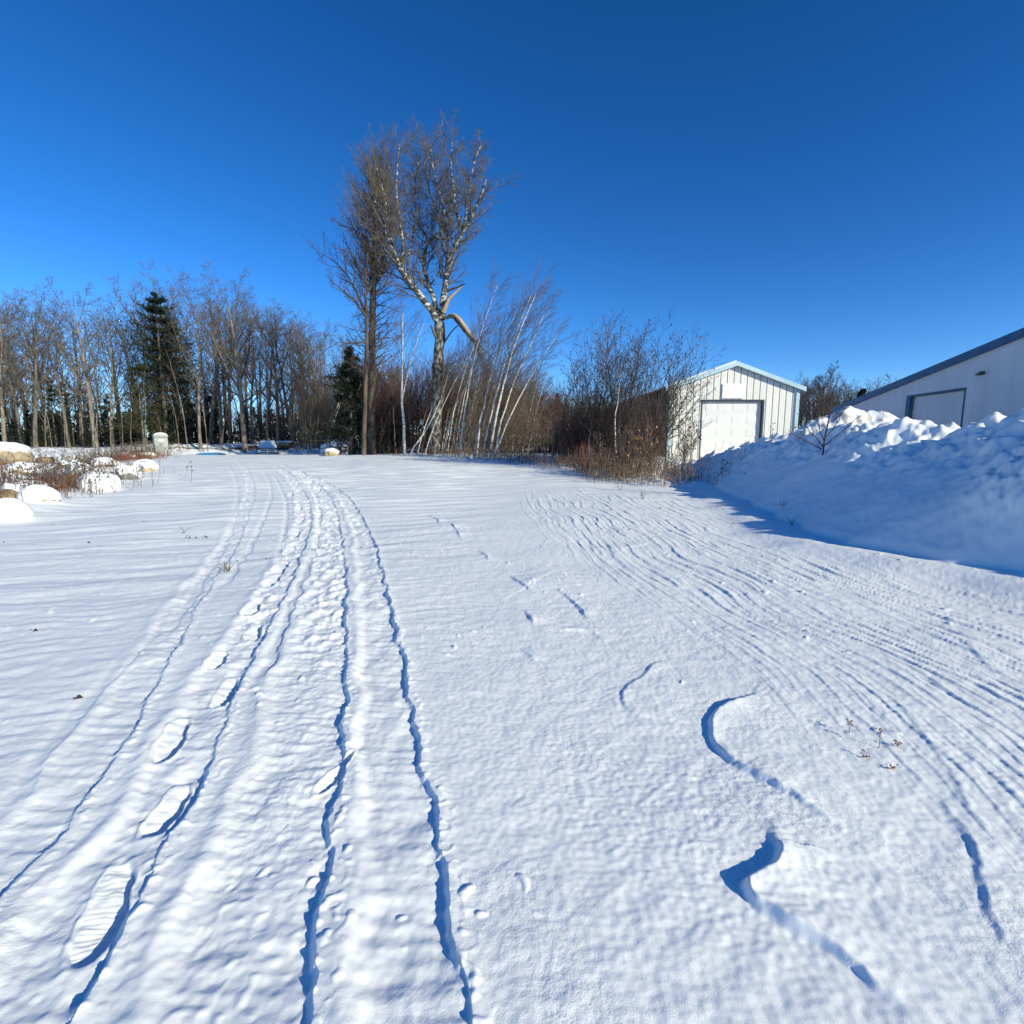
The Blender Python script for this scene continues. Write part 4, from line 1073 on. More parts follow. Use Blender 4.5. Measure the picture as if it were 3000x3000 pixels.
SM = [(1190, 18.5, 790, 7, 'leafy', 'low shrub with orange dead leaves in front of the dark shrubs'), (1215, 19.5, 800, 6, 'leafy', 'low shrub with orange dead leaves nearest the garage corner'),
      (1275, 20, 770, 7, '', 'thin low shrub in front of the garage door, left part'), (1305, 21, 790, 6, '', 'thin low shrub in front of the middle of the garage door'),
      (1240, 19, 790, 6, '', 'thin low shrub in front of the garage corner trim'), (1150, 18.8, 800, 7, '', 'thin brown shrub left of the orange-leaved ones')]
for q, (px, Y, top, ns, kind, lab) in enumerate(SM):
    p = W(px, top, Y); g = hgt(p[0], Y)
    shrub(540 + q, p[2] - g, ns, .3, lab, (p[0], Y, g), 'low shrubs on the verge', seeds=not kind, leaves=bool(kind), twigm='twig_dark' if not kind else 'twig_brown', lean=(.15, 0), R=.014, dens=.6)

# bare sapling on the snowbank
def bank_sapling():
    rng = np.random.default_rng(61)
    Y = 12.3; b = W(1550, 880, Y); g = hgt(b[0], Y); org = np.array([b[0], Y, g])
    root = empty('sapling', org); st = Tubes(); cr = Tubes()
    def pt(px, py, dy): return W(px, py, Y + dy) - org
    off = pt(1550, 884, 0); 
    LP, LR, LL = [], [], []
    for path, r0 in [([(1550, 884), (1553, 862), (1558, 830), (1562, 805), (1566, 780), (1572, 758), (1578, 742)], .022), ([(1552, 868), (1540, 850), (1520, 835), (1512, 808), (1510, 790)], .016), ([(1548, 872), (1530, 862), (1505, 850), (1486, 838)], .016),
                      ([(1552, 866), (1572, 852), (1598, 830), (1622, 808)], .016), ([(1554, 858), (1545, 835), (1540, 815), (1550, 795), (1556, 770)], .014), ([(1556, 850), (1575, 830), (1590, 800), (1604, 785)], .012)]:
        Q = np.array([pt(a, b_, -.1 * k_) for k_, (a, b_) in enumerate(path)]) - off; Q = chaikin(Q, 1); Q, r_, l_ = resample(Q, np.linspace(r0, .005, len(Q)), 9)
        Q[1:-1] += rng.normal(0, .008, Q[1:-1].shape); LP.append(Q); LR.append(r_); LL.append(l_)
    LP = np.array(LP); LP[0, 0, 2] -= .2; st.add(LP, np.array(LR), 6); st.build('stem', M['twig_dark'], root)
    twiggy(cr, LP, np.array(LR), np.array(LL), rng, [dict(k=7, t0=.3, ang=38, ratio=.28, rr=.5, n=4, wob=.1, trop=.05, rmin=.004), dict(k=3, t0=.3, ang=38, ratio=.4, rr=.6, n=3, wob=.1, trop=.03, rmin=.003)])
    cr.build('crown', M['twig_dark'], root)
    tag(root, 'small bare sapling with spreading dark branches growing out of the snowbank', 'tree')
bank_sapling()

# ------------------------------------------------------------------ stuff: brush, far woods, weeds
def brush_mass(name, seed, n, region, hr, R, material, label, levels, lean=(.15, 0), prune=None):
    rng = np.random.default_rng(seed); tb_ = Tubes()
    pts = region(rng, n); z = hgts(pts)
    H = hr(rng, pts)
    D = np.stack([rng.normal(lean[0], .18, len(pts)), rng.normal(0, .18, len(pts)), np.ones(len(pts))], 1)
    P, R_ = grow(np.column_stack([pts, z - .1]), D, H, np.full(len(pts), R) * rng.uniform(.6, 1.3, len(pts)), 7, .06, .02, (0, 0, 0), 1, rng, .25)
    tb_.add(P, R_, 3); twiggy(tb_, P, R_, H, rng, levels)
    o = tb_.build(name, M[material]); tag(o, label, kind='stuff'); return o
def px_region(lo, hi, y0, y1):
    def f(rng, n):
        Y = rng.uniform(y0, y1, n); px = rng.uniform(lo, hi, n); return np.column_stack([(px - 966) / 966 * Y, Y])
    return f
def h_row(rows, jit=.2):
    """stem heights that bring tops to about the given photo rows"""
    def f(rng, pts):
        px = pts[:, 0] / pts[:, 1] * 966 + 966; row = np.interp(px, [a for a, _ in rows], [b for _, b in rows])
        zt = CAMZ + (838 - row) / 966 * pts[:, 1] * 1.02
        return np.maximum((zt - base_h(pts[:, 0], pts[:, 1])) * rng.uniform(1 - jit * 2, 1.05, len(pts)), .5)
    return f
LVB = [dict(k=9, t0=.3, ang=32, ratio=.32, rr=.5, n=5, wob=.08, trop=.05, rmin=.010), dict(k=6, t0=.2, ang=34, ratio=.5, rr=.6, n=3, wob=.08, trop=.04, rmin=.0075)]
brush_mass('brush_thicket', 606, 260, px_region(850, 1110, 33.5, 41), h_row([(850, 770), (930, 740), (1000, 760), (1060, 765), (1110, 780)], .3), .016, 'twig_brown', 'grey-brown brush between the leaning birch stems', LVB)
brush_mass('brush_thicket', 601, 900, px_region(700, 1140, 41.5, 52), h_row([(700, 690), (800, 690), (930, 690), (1000, 725), (1060, 745), (1140, 770)]), .022, 'twig_red', 'dense reddish-brown brush thicket behind the birches', LVB)
brush_mass('brush_thicket', 602, 330, px_region(560, 730, 50, 62), h_row([(560, 710), (640, 700), (730, 690)]), .035, 'twig_brown', 'brown tangled thicket behind the dark spruce', LVB)
brush_mass('brush_thicket', 607, 170, px_region(1050, 1235, 24, 31), h_row([(1050, 790), (1120, 745), (1190, 750), (1235, 780)]), .012, 'twig_red', 'fine reddish twigs filling in around the dark shrubs', LVB)
brush_mass('brush_thicket', 603, 230, px_region(1040, 1240, 25, 33), h_row([(1040, 800), (1120, 770), (1240, 790)]), .014, 'twig_dark', 'dark low brush around the feet of the shrubs', LVB)
brush_mass('undergrowth', 604, 420, px_region(-40, 600, 62, 76), h_row([(-40, 740), (300, 740), (600, 730)], .3), .04, 'twig_dark', 'shaded undergrowth deep inside the left wood', LVB, lean=(0, 0))
brush_mass('undergrowth', 605, 300, px_region(440, 660, 60, 70), h_row([(440, 770), (660, 750)], .3), .03, 'twig_red', 'low brown brush at the back of the wood behind the pickup', LVB, lean=(0, 0))

def far_wood(name, seed, n, region, rows, material, label, conif=0):
    rng = np.random.default_rng(seed); out = Tubes()
    base = []
    for k_ in range(5):
        rg = np.random.default_rng(seed + 7 * k_); tb_ = Tubes()
        P, R_ = grow(np.array([[0, 0, -.5]]), np.array([[rg.normal(0, .05), 0, 1.]]), np.array([8.5]), np.array([.11]), 9, .05, .02, (0, 0, 0), 1, rg, .2); tb_.add(P, R_, 4)
        twiggy(tb_, P, R_, np.array([8.5]), rg, [dict(k=11, t0=.3, ang=36, ratio=.36, rr=.45, n=5, wob=.1, trop=.07, rmin=.02), dict(k=7, ang=38, ratio=.5, rr=.6, n=4, wob=.1, trop=.06, rmin=.014), dict(k=5, ang=36, ratio=.55, rr=.7, n=3, wob=.1, trop=.05, rmin=.013)])
        base.append(tb_.compact())
    pts = region(rng, n); z = hgts(pts); px = pts[:, 0] / pts[:, 1] * 966 + 966
    row = np.interp(px, [a for a, _ in rows], [b for _, b in rows]) + rng.normal(0, 9, n)
    H = CAMZ + (838 - row) / 966 * pts[:, 1] - z
    for i_ in range(n):
        s = max(H[i_], 2) / 9.0; a = rng.random() * 6.28
        m = np.array([[math.cos(a), -math.sin(a), 0], [math.sin(a), math.cos(a), 0], [0, 0, 1]]) * s
        out.merge(base[i_ % 5], m, np.array([pts[i_, 0], pts[i_, 1], z[i_]]))
    o = out.build(name, M[material]); tag(o, label, kind='stuff')
far_wood('far_wood', 701, 60, px_region(-60, 660, 74, 92), [(-60, 600), (200, 640), (260, 590), (480, 600), (660, 650)], 'twig', 'hazy grey wood behind the left tree line')
far_wood('far_wood', 702, 80, px_region(660, 1200, 70, 95), [(660, 680), (900, 720), (1060, 755), (1200, 775)], 'twig_brown', 'far brown wood beyond the birch grove')
far_wood('far_wood', 703, 130, px_region(1450, 1760, 78, 100), [(1450, 728), (1530, 728), (1600, 742), (1660, 738), (1760, 715)], 'twig_dark', 'far dark wood behind the garage and hall')
def evergreen_mass(name, seed, n, region, rows, label):
    rng = np.random.default_rng(seed); V0 = np.array([v.co[:] for v in hem.children[1].data.vertices]) if hem.children[1].name.startswith('crown') else np.array([v.co[:] for v in hem.children[0].data.vertices])
    pts = region(rng, n); z = hgts(pts); px = pts[:, 0] / pts[:, 1] * 966 + 966
    row = np.interp(px, [a for a, _ in rows], [b for _, b in rows]) + rng.normal(0, 10, n)
    H = CAMZ + (838 - row) / 966 * pts[:, 1] - z; out = Tubes()
    for i_ in range(n):
        s = max(H[i_], 1.5) / 6.6; a = rng.random() * 6.28
        m = np.array([[math.cos(a), -math.sin(a), 0], [math.sin(a), math.cos(a), 0], [0, 0, 1]]) * s
        m[:2] *= 1.25
        V = V0 @ m.T + np.array([pts[i_, 0], pts[i_, 1], z[i_]]); out.tris(V, np.arange(len(V)).reshape(-1, 3))
    o = out.build(name, M['needle'], smooth=False); tag(o, label, kind='stuff')
evergreen_mass('evergreen_understory', 711, 70, px_region(-80, 640, 68, 84), [(-80, 775), (60, 790), (250, 785), (400, 770), (640, 785)], 'dark evergreen understory deep in the left wood')
evergreen_mass('evergreen_understory', 712, 46, px_region(640, 1200, 62, 84), [(640, 770), (900, 785), (1200, 790)], 'dark evergreen understory beyond the birch thicket')
far_wood('far_wood', 704, 70, px_region(-150, 1250, 100, 125), [(-150, 690), (500, 690), (800, 740), (1250, 785)], 'twig_dark', 'farthest wood closing the view behind everything')
far_tree = None
tr, cr = deciduous(seed=12, H=HP, R=.34, clear=.18, ang=50, k=(9, 11, 8, 7), ratio=.38, fine=.024)
p = W(1562, 682, 75); g = hgt(p[0], 75)
tree_object('bare_tree', tr, cr, M['twig_dark'], M['twig_dark'], (p[0], 75, g), 'round-crowned bare tree in the gap between garage and hall', scale=(p[2] - g) / HP)
for px, top, lab in ((1690, 703, 'bare treetop just over the low end of the hall roof, left one'), (1712, 708, 'bare treetop just over the low end of the hall roof, right one')):
    tr, cr = deciduous(seed=int(px), H=HP, R=.3, clear=.3, ang=44, k=(7, 9, 7, 5), ratio=.36, fine=.024)
    p = W(px, top, 85); g = hgt(p[0], 85)
    tree_object('bare_tree', tr, cr, M['twig_dark'], M['twig_dark'], (p[0], 85, g), lab, scale=(p[2] - g) / HP)
for px, top, lab in ((1626, 735, 'small pointed spruce top left of the hall roof, left of two'), (1637, 733, 'small pointed spruce top left of the hall roof, right of two')):
    conif_at(copy_tree(spr), px, top, 78, 8, lab, None, rz=px)

# weeds along the verge and between the boulders
def weeds(name, seed, n, region, hmin, hmax, R, material, label, heads=True, k=3, lean=.12):
    rng = np.random.default_rng(seed); tb_ = Tubes(); pts = region(rng, n); z = hgts(pts); m = len(pts)
    H = rng.uniform(hmin, hmax, m); D = np.stack([rng.normal(0.03, lean, m), rng.normal(0, lean, m), np.ones(m)], 1)
    P, R_ = grow(np.column_stack([pts, z - .03]), D, H, np.full(m, R), 5, .07, .0, (0, 0, 0), 1, rng, .5); tb_.add(P, R_, 3)
    e = twiggy(tb_, P, R_, H, rng, [dict(k=k, t0=.45, ang=30, ratio=.3, rr=.8, n=3, wob=.1, trop=.05, rmin=R * .6)])
    if heads:
        C = np.concatenate([P[:, -1], e[0][0][:, -1][::2]]); q = len(C); sc = rng.uniform(.5, 1.4, (q, 1, 1)) * R * 4.0
        tet = np.array([[1, 0, 0], [-.5, .87, 0], [-.5, -.87, 0], [0, 0, 1.8]]); fc = np.array([[0, 1, 3], [1, 2, 3], [2, 0, 3], [2, 1, 0]])
        tb_.tris((C[:, None] + tet[None] * sc).reshape(-1, 3), (fc[None] + 4 * np.arange(q)[:, None, None]).reshape(-1, 3))
    o = tb_.build(name, M[material]); tag(o, label, kind='stuff'); return o
def poly_region(cps, spread):
    C = GP(cps)
    def f(rng, n):
        i_ = rng.integers(0, len(C), n); return C[i_] + rng.normal(0, 1, (n, 2)) * np.array(spread)[i_ % len(spread)][:, None]
    return f
verge_reg = lambda rng, n: (lambda Y: np.column_stack([np.interp(Y, [15.5, 17, 22, 28, 34, 38], [5.2, 3.9, 2.2, -.6, -4.2, -8]) + np.abs(rng.normal(0, 1.5, n)), Y]))(rng.uniform(16, 37, n))
weeds('dry_weeds', 801, 1700, verge_reg, .12, .6, .006, 'weed_tan', 'sparse dry weeds poking through snow along the right verge')
vr2 = lambda rng, n: np.column_stack([rng.uniform(2.6, 6.6, n), rng.uniform(17.2, 22, n)])
weeds('dry_weeds', 802, 420, vr2, .3, 1.2, .007, 'twig_brown', 'tall brown weed stems in front of the dark shrubs', heads=False, k=4)
weeds('dry_weeds', 805, 170, lambda rng, n: np.column_stack([rng.uniform(2.6, 5.9, n), rng.uniform(19, 22.5, n)]), .5, 1.3, .007, 'weed', 'rusty weed stems massed at the feet of the dark shrubs', heads=False, k=4)
RC = [(30, 915), (55, 920), (75, 925), (95, 905), (112, 925), (100, 932), (150, 900), (180, 895), (200, 905), (215, 890), (165, 880), (190, 878), (230, 876), (255, 870), (275, 866), (285, 862), (10, 895), (5, 875), (20, 940), (45, 945), (240, 868), (215, 866)]
weeds('dry_grass', 803, 4600, poly_region(RC, [.55, .45, .7]), .15, .55, .006, 'weed', 'rust-red dry grass tufts between the snowy boulders', heads=False, k=3, lean=.2)
weeds('dry_weeds', 804, 1300, poly_region([(120, 918), (105, 925), (95, 938), (240, 868), (255, 862), (270, 860), (285, 858), (200, 870), (180, 880), (80, 930), (100, 880)], [.9, 1.2, .8]), .3, 1.0, .007, 'twig_brown', 'brown seed-headed weeds among the left boulders')

# single weeds in the near snow
def weed_plant(px, py, H, label, seed, lean=(0, 0), umbel=True):
    g2 = G(px, py); z = hgt(*g2); rng = np.random.default_rng(seed)
    root = empty('dry_weed', (g2[0], g2[1], z)); st = Tubes(); hd = Tubes()
    P, R_ = grow(np.array([[0, 0, -.02]]), np.array([[lean[0], lean[1], 1.]]), np.array([H]), np.array([.0022]), 6, .05, 0, (0, 0, 0), 1, rng, .6); st.add(P, R_, 5)
    st.build('stem', M['weed_tan'], root)
    tip = P[0, -1]; n = 9
    p, rr_ = grow(np.repeat(tip[None], n, 0), rng.normal(0, .7, (n, 3)) + np.array([0, 0, .6]), rng.uniform(.012, .03, n), np.full(n, .0014), 3, .1, 0, (0, 0, 0), 1, rng); hd.add(p, rr_, 4)
    C = p[:, -1]; tet = np.array([[1, 0, 0], [-.5, .87, 0], [-.5, -.87, 0], [0, 0, 1.2]]) * .006; fc = np.array([[0, 1, 3], [1, 2, 3], [2, 0, 3], [2, 1, 0]])
    hd.tris((C[:, None] + tet[None]).reshape(-1, 3), (fc[None] + 4 * np.arange(n)[:, None, None]).reshape(-1, 3)); hd.build('seed_head', M['weed'], root, smooth=False)
    tag(root, label, 'weed')
weed_plant(1603, 1382, .07, 'tiny upright dried umbel in the near snow, left of the little cluster', 1)
weed_plant(1656, 1410, .10, 'dried umbel on a slanting stem in the near snow, tallest of the little cluster', 2, (.25, 0))
weed_plant(1692, 1408, .03, 'tiny dark seed head poking just out of the snow right of the tall umbel', 3)
weed_plant(1636, 1428, .035, 'flattened dark seed head lying low in the near snow left of the stone', 4, (-.8, 0))
weed_plant(1685, 1450, .03, 'short thick brown seed stub nearest the camera in the right foreground', 5)
weed_plant(1401, 972, .42, 'lone thin upright stem with rusty top at the foot of the snowbank', 6)
def twig_clump(px, py, H, n, label, seed, mt='weed_tan', Y=None):
    g2 = G(px, py) if Y is None else W(px, py, Y)[:2]
    z = hgt(*g2); rng = np.random.default_rng(seed); tb_ = Tubes()
    P, R_ = grow(rng.normal(0, .02, (n, 3)) * np.array([1, 1, 0]), rng.normal(0, .45, (n, 3)) + np.array([0, 0, 1]), rng.uniform(.5, 1.1, n) * H, np.full(n, .004), 5, .12, 0, (0, 0, 0), 1, rng, .5); tb_.add(P, R_, 3)
    twiggy(tb_, P, R_, np.full(n, H), rng, [dict(k=3, ang=40, ratio=.4, rr=.8, n=3, wob=.1, trop=0, rmin=.0025)])
    o = tb_.build('dry_tuft', M[mt]); o.location = (g2[0], g2[1], z); tag(o, label, 'weed')
twig_clump(428, 1078, .14, 11, 'pale dry tuft sticking out of the snow between two wheel ruts', 21)
twig_clump(348, 1008, .22, 2, 'thin dry stalk in the snow left of the ruts, farther one', 22, 'twig_dark')
twig_clump(355, 1018, .1, 2, 'short dry stalk in the snow left of the ruts, nearer one', 23, 'twig_dark')
twig_clump(1170, 925, .35, 5, 'small twig clump standing alone before the brush, left', 24, 'twig_dark')
twig_clump(1212, 945, .3, 6, 'small dark twig clump on the snow before the brush, right', 25, 'twig_dark')
twig_clump(1480, 915, .25, 5, 'dark twigs poking from the shaded bank below the sapling', 26, 'twig_dark', Y=10.8)
twig_clump(1500, 945, .22, 5, 'short brown twigs on the shaded bank face', 27, 'weed_tan', Y=9.4)
twig_clump(1398, 900, .25, 5, 'dark twig on the left end of the snowbank', 28, 'twig_dark', Y=16.5)
# specks of seed and bark on the snow
rg = random.Random(3); k_ = 0
specks = Tubes(); rngk = np.random.default_rng(9)
spx = [(172, 1025), (5, 1022), (362, 1016), (385, 1014), (447, 1058), (500, 1060), (62, 1190), (1350, 960), (1365, 965), (1290, 975), (1255, 985), (1330, 945), (1400, 930), (1315, 935), (1240, 960), (1380, 990), (1180, 1000), (900, 1010), (145, 1320), (95, 990), (270, 985), (1212, 940), (1225, 936)]
C = []
for a_, b_ in spx:
    for _ in range(2):
        q = G(a_ + rg.uniform(-8, 8), b_ + rg.uniform(-2, 2)); C.append((q[0], q[1], hgt(*q) + .008))
C = np.array(C); tet = np.array([[1, 0, 0], [-.5, .87, .3], [-.5, -.87, 0], [0, 0, 1.]]) * .016; fc = np.array([[0, 1, 3], [1, 2, 3], [2, 0, 3], [2, 1, 0]])
specks.tris((C[:, None] + tet[None] * rngk.uniform(.5, 1.5, (len(C), 1, 1))).reshape(-1, 3), (fc[None] + 4 * np.arange(len(C))[:, None, None]).reshape(-1, 3))
tag(specks.build('seed_litter', M['seed'], smooth=False), 'dark specks of seed and leaf litter scattered on the snow', kind='stuff')

# ------------------------------------------------------------------ boulders
def ico(sub=3):
    import bmesh
    bm = bmesh.new(); bmesh.ops.create_icosphere(bm, subdivisions=sub, radius=1.0)
    bm.verts.ensure_lookup_table()
    V = np.array([v.co[:] for v in bm.verts]); F = np.array([[v.index for v in f.verts] for f in bm.faces]); bm.free(); return V, F
ICO_V, ICO_F = ico(5)
def boulder(loc, size, seed, rockm, cap, label, group, rz=0.0, facet=.25, name='boulder', thick=.12, front=0.0):
    """cap: 0..1 how far the snow reaches down; front: bias that bares the camera side"""
    rng = np.random.default_rng(seed); V = ICO_V.copy()
    # chipped facets
    rad = np.ones(len(V))
    for _ in range(14):
        n = norm(rng.normal(0, 1, 3)); d = rng.uniform(.72, .95); dot = V @ n
        rad = np.minimum(rad, np.where(dot > d, d / np.maximum(dot, 1e-3), 1e9) * (1) + 0) if facet > 0 else rad
    rad = rad + .17 * perlin(V[:, 0] * 1.2 + seed * 3.1, V[:, 1] * 1.2 + V[:, 2], seed + 9) + .09 * perlin(V[:, 0] * 2 + seed, V[:, 1] * 2 + V[:, 2] * 1.7, seed) + .04 * perlin(V[:, 0] * 5 + V[:, 2] * 3, V[:, 1] * 5 - V[:, 2] * 4, seed + 1)
    Vr = V * rad[:, None] * np.array(size) / 2
    root = empty(name, loc, rz)
    mesh_obj('rock', Vr, ICO_F, rockm, root, smooth=True)
    if cap > 0:
        nz = V[:, 2] - .10 + .30 * perlin(V[:, 0] * 2.2 + seed, V[:, 1] * 2.2, seed + 5) + .07 * perlin(V[:, 0] * 6, V[:, 1] * 6 + V[:, 2] * 3, seed + 6) + front * V[:, 1]
        thr = 1 - 2 * cap; f = sm(thr, thr + .22, nz)
        Vc = V * ((rad * .5 + .5 * (rad.mean() + .04))[:, None] * np.array(size) / 2) 
        Vc = Vr * (1 - f[:, None] * .6) + Vc * (f[:, None] * .6)
        Vc = Vc + V * (thick * (f[:, None] * 1.1 - .12)) + np.array([0, 0, 1]) * (thick * .5 * f[:, None])
        keep = f[ICO_F].max(axis=1) > 0
        mesh_obj('snow_cap', Vc, ICO_F[keep], M['cap'], root, smooth=True)
    tag(root, label, 'boulder', group)
    return root
GB = 'snow-capped boulders along the left road edge'
BD = [ # px0,px1,top,base,rock,cap,label,front
    (-20, 38, 946, 986, 'rock', .75, 'snow-buried mound nearest the camera at the left picture edge', 0),
    (37, 96, 931, 960, 'rock', .72, 'smooth fully snow-covered boulder second nearest on the road edge', 0),
    (140, 210, 897, 934, 'rock_grey', .74, 'large smooth snow-covered boulder in the middle of the road edge row', 0),
    (208, 258, 882, 911, 'rock_grey', .52, 'snow-capped boulder with dark grey stone showing on its face', .25),
    (250, 290, 870, 893, 'rock', .56, 'snow-capped boulder with a tan patch, farthest of the road edge row', .2),
    (86, 172, 879, 920, 'rock', .42, 'widest boulder, snow sloping over greyish tan stone, behind the rust grass', .35),
    (90, 158, 868, 896, 'rock_brown', .22, 'long brown rock with little snow behind the widest boulder', .3),
    (62, 96, 864, 883, 'rock_brown', .12, 'small bare brown rock left of the long brown rock', .2),
    (10, 60, 871, 900, 'rock', .50, 'tan boulder under a white cap near the left picture edge', .25),
    (-10, 52, 905, 936, 'rock_brown', .55, 'low flat snow slab boulder at the left picture edge', .15),
    (-15, 36, 924, 958, 'rock_brown', .22, 'brown rock with thin snow just behind the nearest mound', .2),
    (110, 150, 856, 872, 'rock', .7, 'distant low snow mound boulder above the brown rocks', 0),
    (168, 214, 866, 886, 'rock', .66, 'snow-covered boulder deep in the weeds left of the farthest one', 0),
]
for q, (x0, x1, top, bs, rk, cp, lab, fr_) in enumerate(BD):
    c = G((x0 + x1) / 2, bs - (bs - top) * .15); k = c[1] / 966
    w = (x1 - x0) * k * .98; h = (bs - top) * k * 1.05
    z = hgt(*c)
    boulder((c[0], c[1] + w * .2, z + h * .04), (w * .92, w * .8, h * 1.2), 900 + q, M[rk], cp - (.06 if fr_ else 0), lab, GB, rz=rg.uniform(-.3, .3), thick=min(.14, h * .22), front=fr_ * 1.9)
rngr = random.Random(77)
RKB = []
for q in range(20):
    a_, b_ = rngr.choice(RC); a_ += rngr.uniform(-12, 12); b_ += rngr.uniform(-5, 5)
    if a_ > 292: continue
    c = G(a_, b_); w = rngr.uniform(.5, 1.15)
    boulder((c[0], c[1] + .1, hgt(*c) + .04), (w, w * .8, w * rngr.uniform(.42, .6)), 960 + q, M[rngr.choice(['rock', 'rock_brown', 'rock_grey'])], rngr.choice([.3, .42, .55]), 'small half-buried rock with patchy snow among the rust-red grass', 'small rocks in the rust-red grass', rz=rngr.uniform(-1, 1), thick=.05, front=.25)
c = W(14, 862, 31); boulder((c[0], 31, hgt(c[0], 31) + .55), (2.7, 2.0, 1.75), 931, M['rock'], .30, 'big blocky tan boulder with white cap standing alone at the far left edge', None, thick=.12, front=.15)
c = W(625, 862, 37.5); boulder((c[0], 37.5, hgt(c[0], 37.5) + .12), (1.05, .8, .75), 932, M['rock'], .42, 'small tan rock with snow at the foot of the dark spruce', None, thick=.08, front=.35)
c = W(631, 838, 46); boulder((c[0], 46, hgt(c[0], 46) + .45), (2.3, 1.6, 1.5), 933, M['rock_grey'], .8, 'white snow-buried boulder behind the small tan rock by the spruce', None, thick=.15)

# ------------------------------------------------------------------ garage
def garage():
    X0, X1, Y0, Y1 = 9.6, 17.55, 32.0, 54.0
    zb = .35; ze = 5.0; zp = 6.42; xm = (X0 + X1) / 2
    dx0, dx1, dzt = 11.65, 15.38, 4.22
    root = empty('garage', (xm, Y0, .7)); off = np.array([xm, Y0, .7])
    def B(mb, name, m, parent=root, smooth=False):
        V = np.concatenate(mb.V) - off; return mesh_obj(name, V, mb.F, m, parent, smooth)
    # front wall with a real opening for the door
    w = MB(); t = .12
    ztop = lambda x: ze + (zp - ze) * (1 - abs(x - xm) / (xm - X0))
    w.prism([(X0, zb), (dx0, zb), (dx0, ztop(dx0)), (X0, ztop(X0))], 1, Y0, Y0 + t)
    w.prism([(dx1, zb), (X1, zb), (X1, ztop(X1)), (dx1, ztop(dx1))], 1, Y0, Y0 + t)
    w.prism([(dx0, dzt), (dx1, dzt), (dx1, ztop(dx1)), (xm, zp), (dx0, ztop(dx0))], 1, Y0, Y0 + t)
    fw = B(w, 'wall', M['white_wall'])
    s = MB(); x = X0 + .30
    while x < X1 - .1:
        zt = ztop(x) - .05
        z0 = dzt + .06 if dx0 - .03 < x < dx1 + .03 else zb
        s.box((x, Y0 - .009, (z0 + zt) / 2), (.030, .020, zt - z0)); x += .405
    B(s, 'seams', M['seam'], fw)
    # minor ribs between seams
    s = MB(); x = X0 + .30 + .135
    i_ = 0
    while x < X1 - .1:
        z0 = dzt + .06 if dx0 - .03 < x < dx1 + .03 else zb
        zt = ztop(x) - .05; s.box((x, Y0 - .003, (z0 + zt) / 2), (.03, .008, zt - z0)); i_ += 1; x += .135 if i_ % 2 else .27
    B(s, 'ribs', M['white_wall'], fw)
    # side walls, back
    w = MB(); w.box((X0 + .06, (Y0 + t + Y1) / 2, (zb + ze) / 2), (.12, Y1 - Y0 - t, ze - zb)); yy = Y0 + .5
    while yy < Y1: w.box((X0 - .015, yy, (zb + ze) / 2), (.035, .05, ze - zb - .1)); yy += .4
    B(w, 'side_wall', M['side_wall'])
    w = MB(); w.box((X1 - .06, (Y0 + t + Y1) / 2, (zb + ze) / 2), (.12, Y1 - Y0 - t, ze - zb)); B(w, 'side_wall', M['white_wall'])
    w = MB(); w.prism([(X0 + .12, zb), (X1 - .12, zb), (X1 - .12, ze), (xm, zp - .03), (X0 + .12, ze)], 1, Y1 - .12, Y1); B(w, 'back_wall', M['white_wall'])
    # roof
    oh = .28; sl = (zp - ze) / (xm - X0)
    def roofpoly(side, z0, z1):
        xe = X0 - oh if side < 0 else X1 + oh; zz = ze - sl * oh
        return [(xe, zz + z0), (xm, zp + z0), (xm, zp + z1), (xe, zz + z1)]
    r = MB(); r.prism(roofpoly(-1, .02, .10), 1, Y0 - .22, Y1 + .2); r.prism(roofpoly(1, .02, .10), 1, Y0 - .22, Y1 + .2); ro = B(r, 'roof', M['frame_dark'])
    sn = MB(); sn.prism([(X0 - oh + .1, ze - sl * (oh - .1) + .102), (xm, zp + .102), (xm, zp + .20), (X0 - oh + .1, ze - sl * (oh - .1) + .19)], 1, Y0 - .12, Y1 + .1); B(sn, 'roof_snow', M['cap'], ro)
    for sd, a_, b_ in ((-1, -.14, .115), (1, -.14, .115)):
        f = MB(); f.prism(roofpoly(sd, a_, b_), 1, Y0 - .30, Y0 - .222); B(f, 'rake_trim', M['trim'])
    for x_, w_ in ((X0 + .09, .2), (X1 - .09, .2)):
        f = MB(); f.box((x_, Y0 - .055, (zb + ze - .06) / 2), (w_, .1, ze - .06 - zb)); B(f, 'corner_trim', M['trim'])
    # door: recessed, panels
    d = MB(); d.box(((dx0 + dx1) / 2, Y0 + .20, (zb + dzt) / 2), (dx1 - dx0 + .2, .04, dzt - zb + .1))
    rows, cols = 5, 4; pw = (dx1 - dx0) / cols; ph = (dzt - zb) / rows
    for a in range(rows):
        for b in range(cols):
            cx = dx0 + pw * (b + .5); cz = dzt - ph * (a + .5)
            d.box((cx, Y0 + .1765, cz), (pw * .80, .016, ph * .60))
            d.box((cx, Y0 + .170, cz), (pw * .66, .014, ph * .42))
    for a in range(1, rows): d.box(((dx0 + dx1) / 2, Y0 + .1755, dzt - ph * a), (dx1 - dx0 - .01, .006, .03))
    B(d, 'door', M['door_white'])
    f = MB(); f.box(((dx0 + dx1) / 2, Y0 + .06, dzt + .02), (dx1 - dx0 + .16, .20, .10)); f.box((dx1 + .03, Y0 + .06, (zb + dzt - .03) / 2), (.12, .20, dzt - zb - .03)); f.box((dx0 - .0, Y0 + .06, (zb + dzt - .03) / 2), (.05, .20, dzt - zb - .03)); B(f, 'door_frame', M['frame_dark'])  # right jamb coloured dark for the shade in its reveal
    g_ = MB(); g_.box((13.5, Y0 - .075, 4.80), (1.34, .04, .88)); B(g_, 'sign_board', M['sign'])
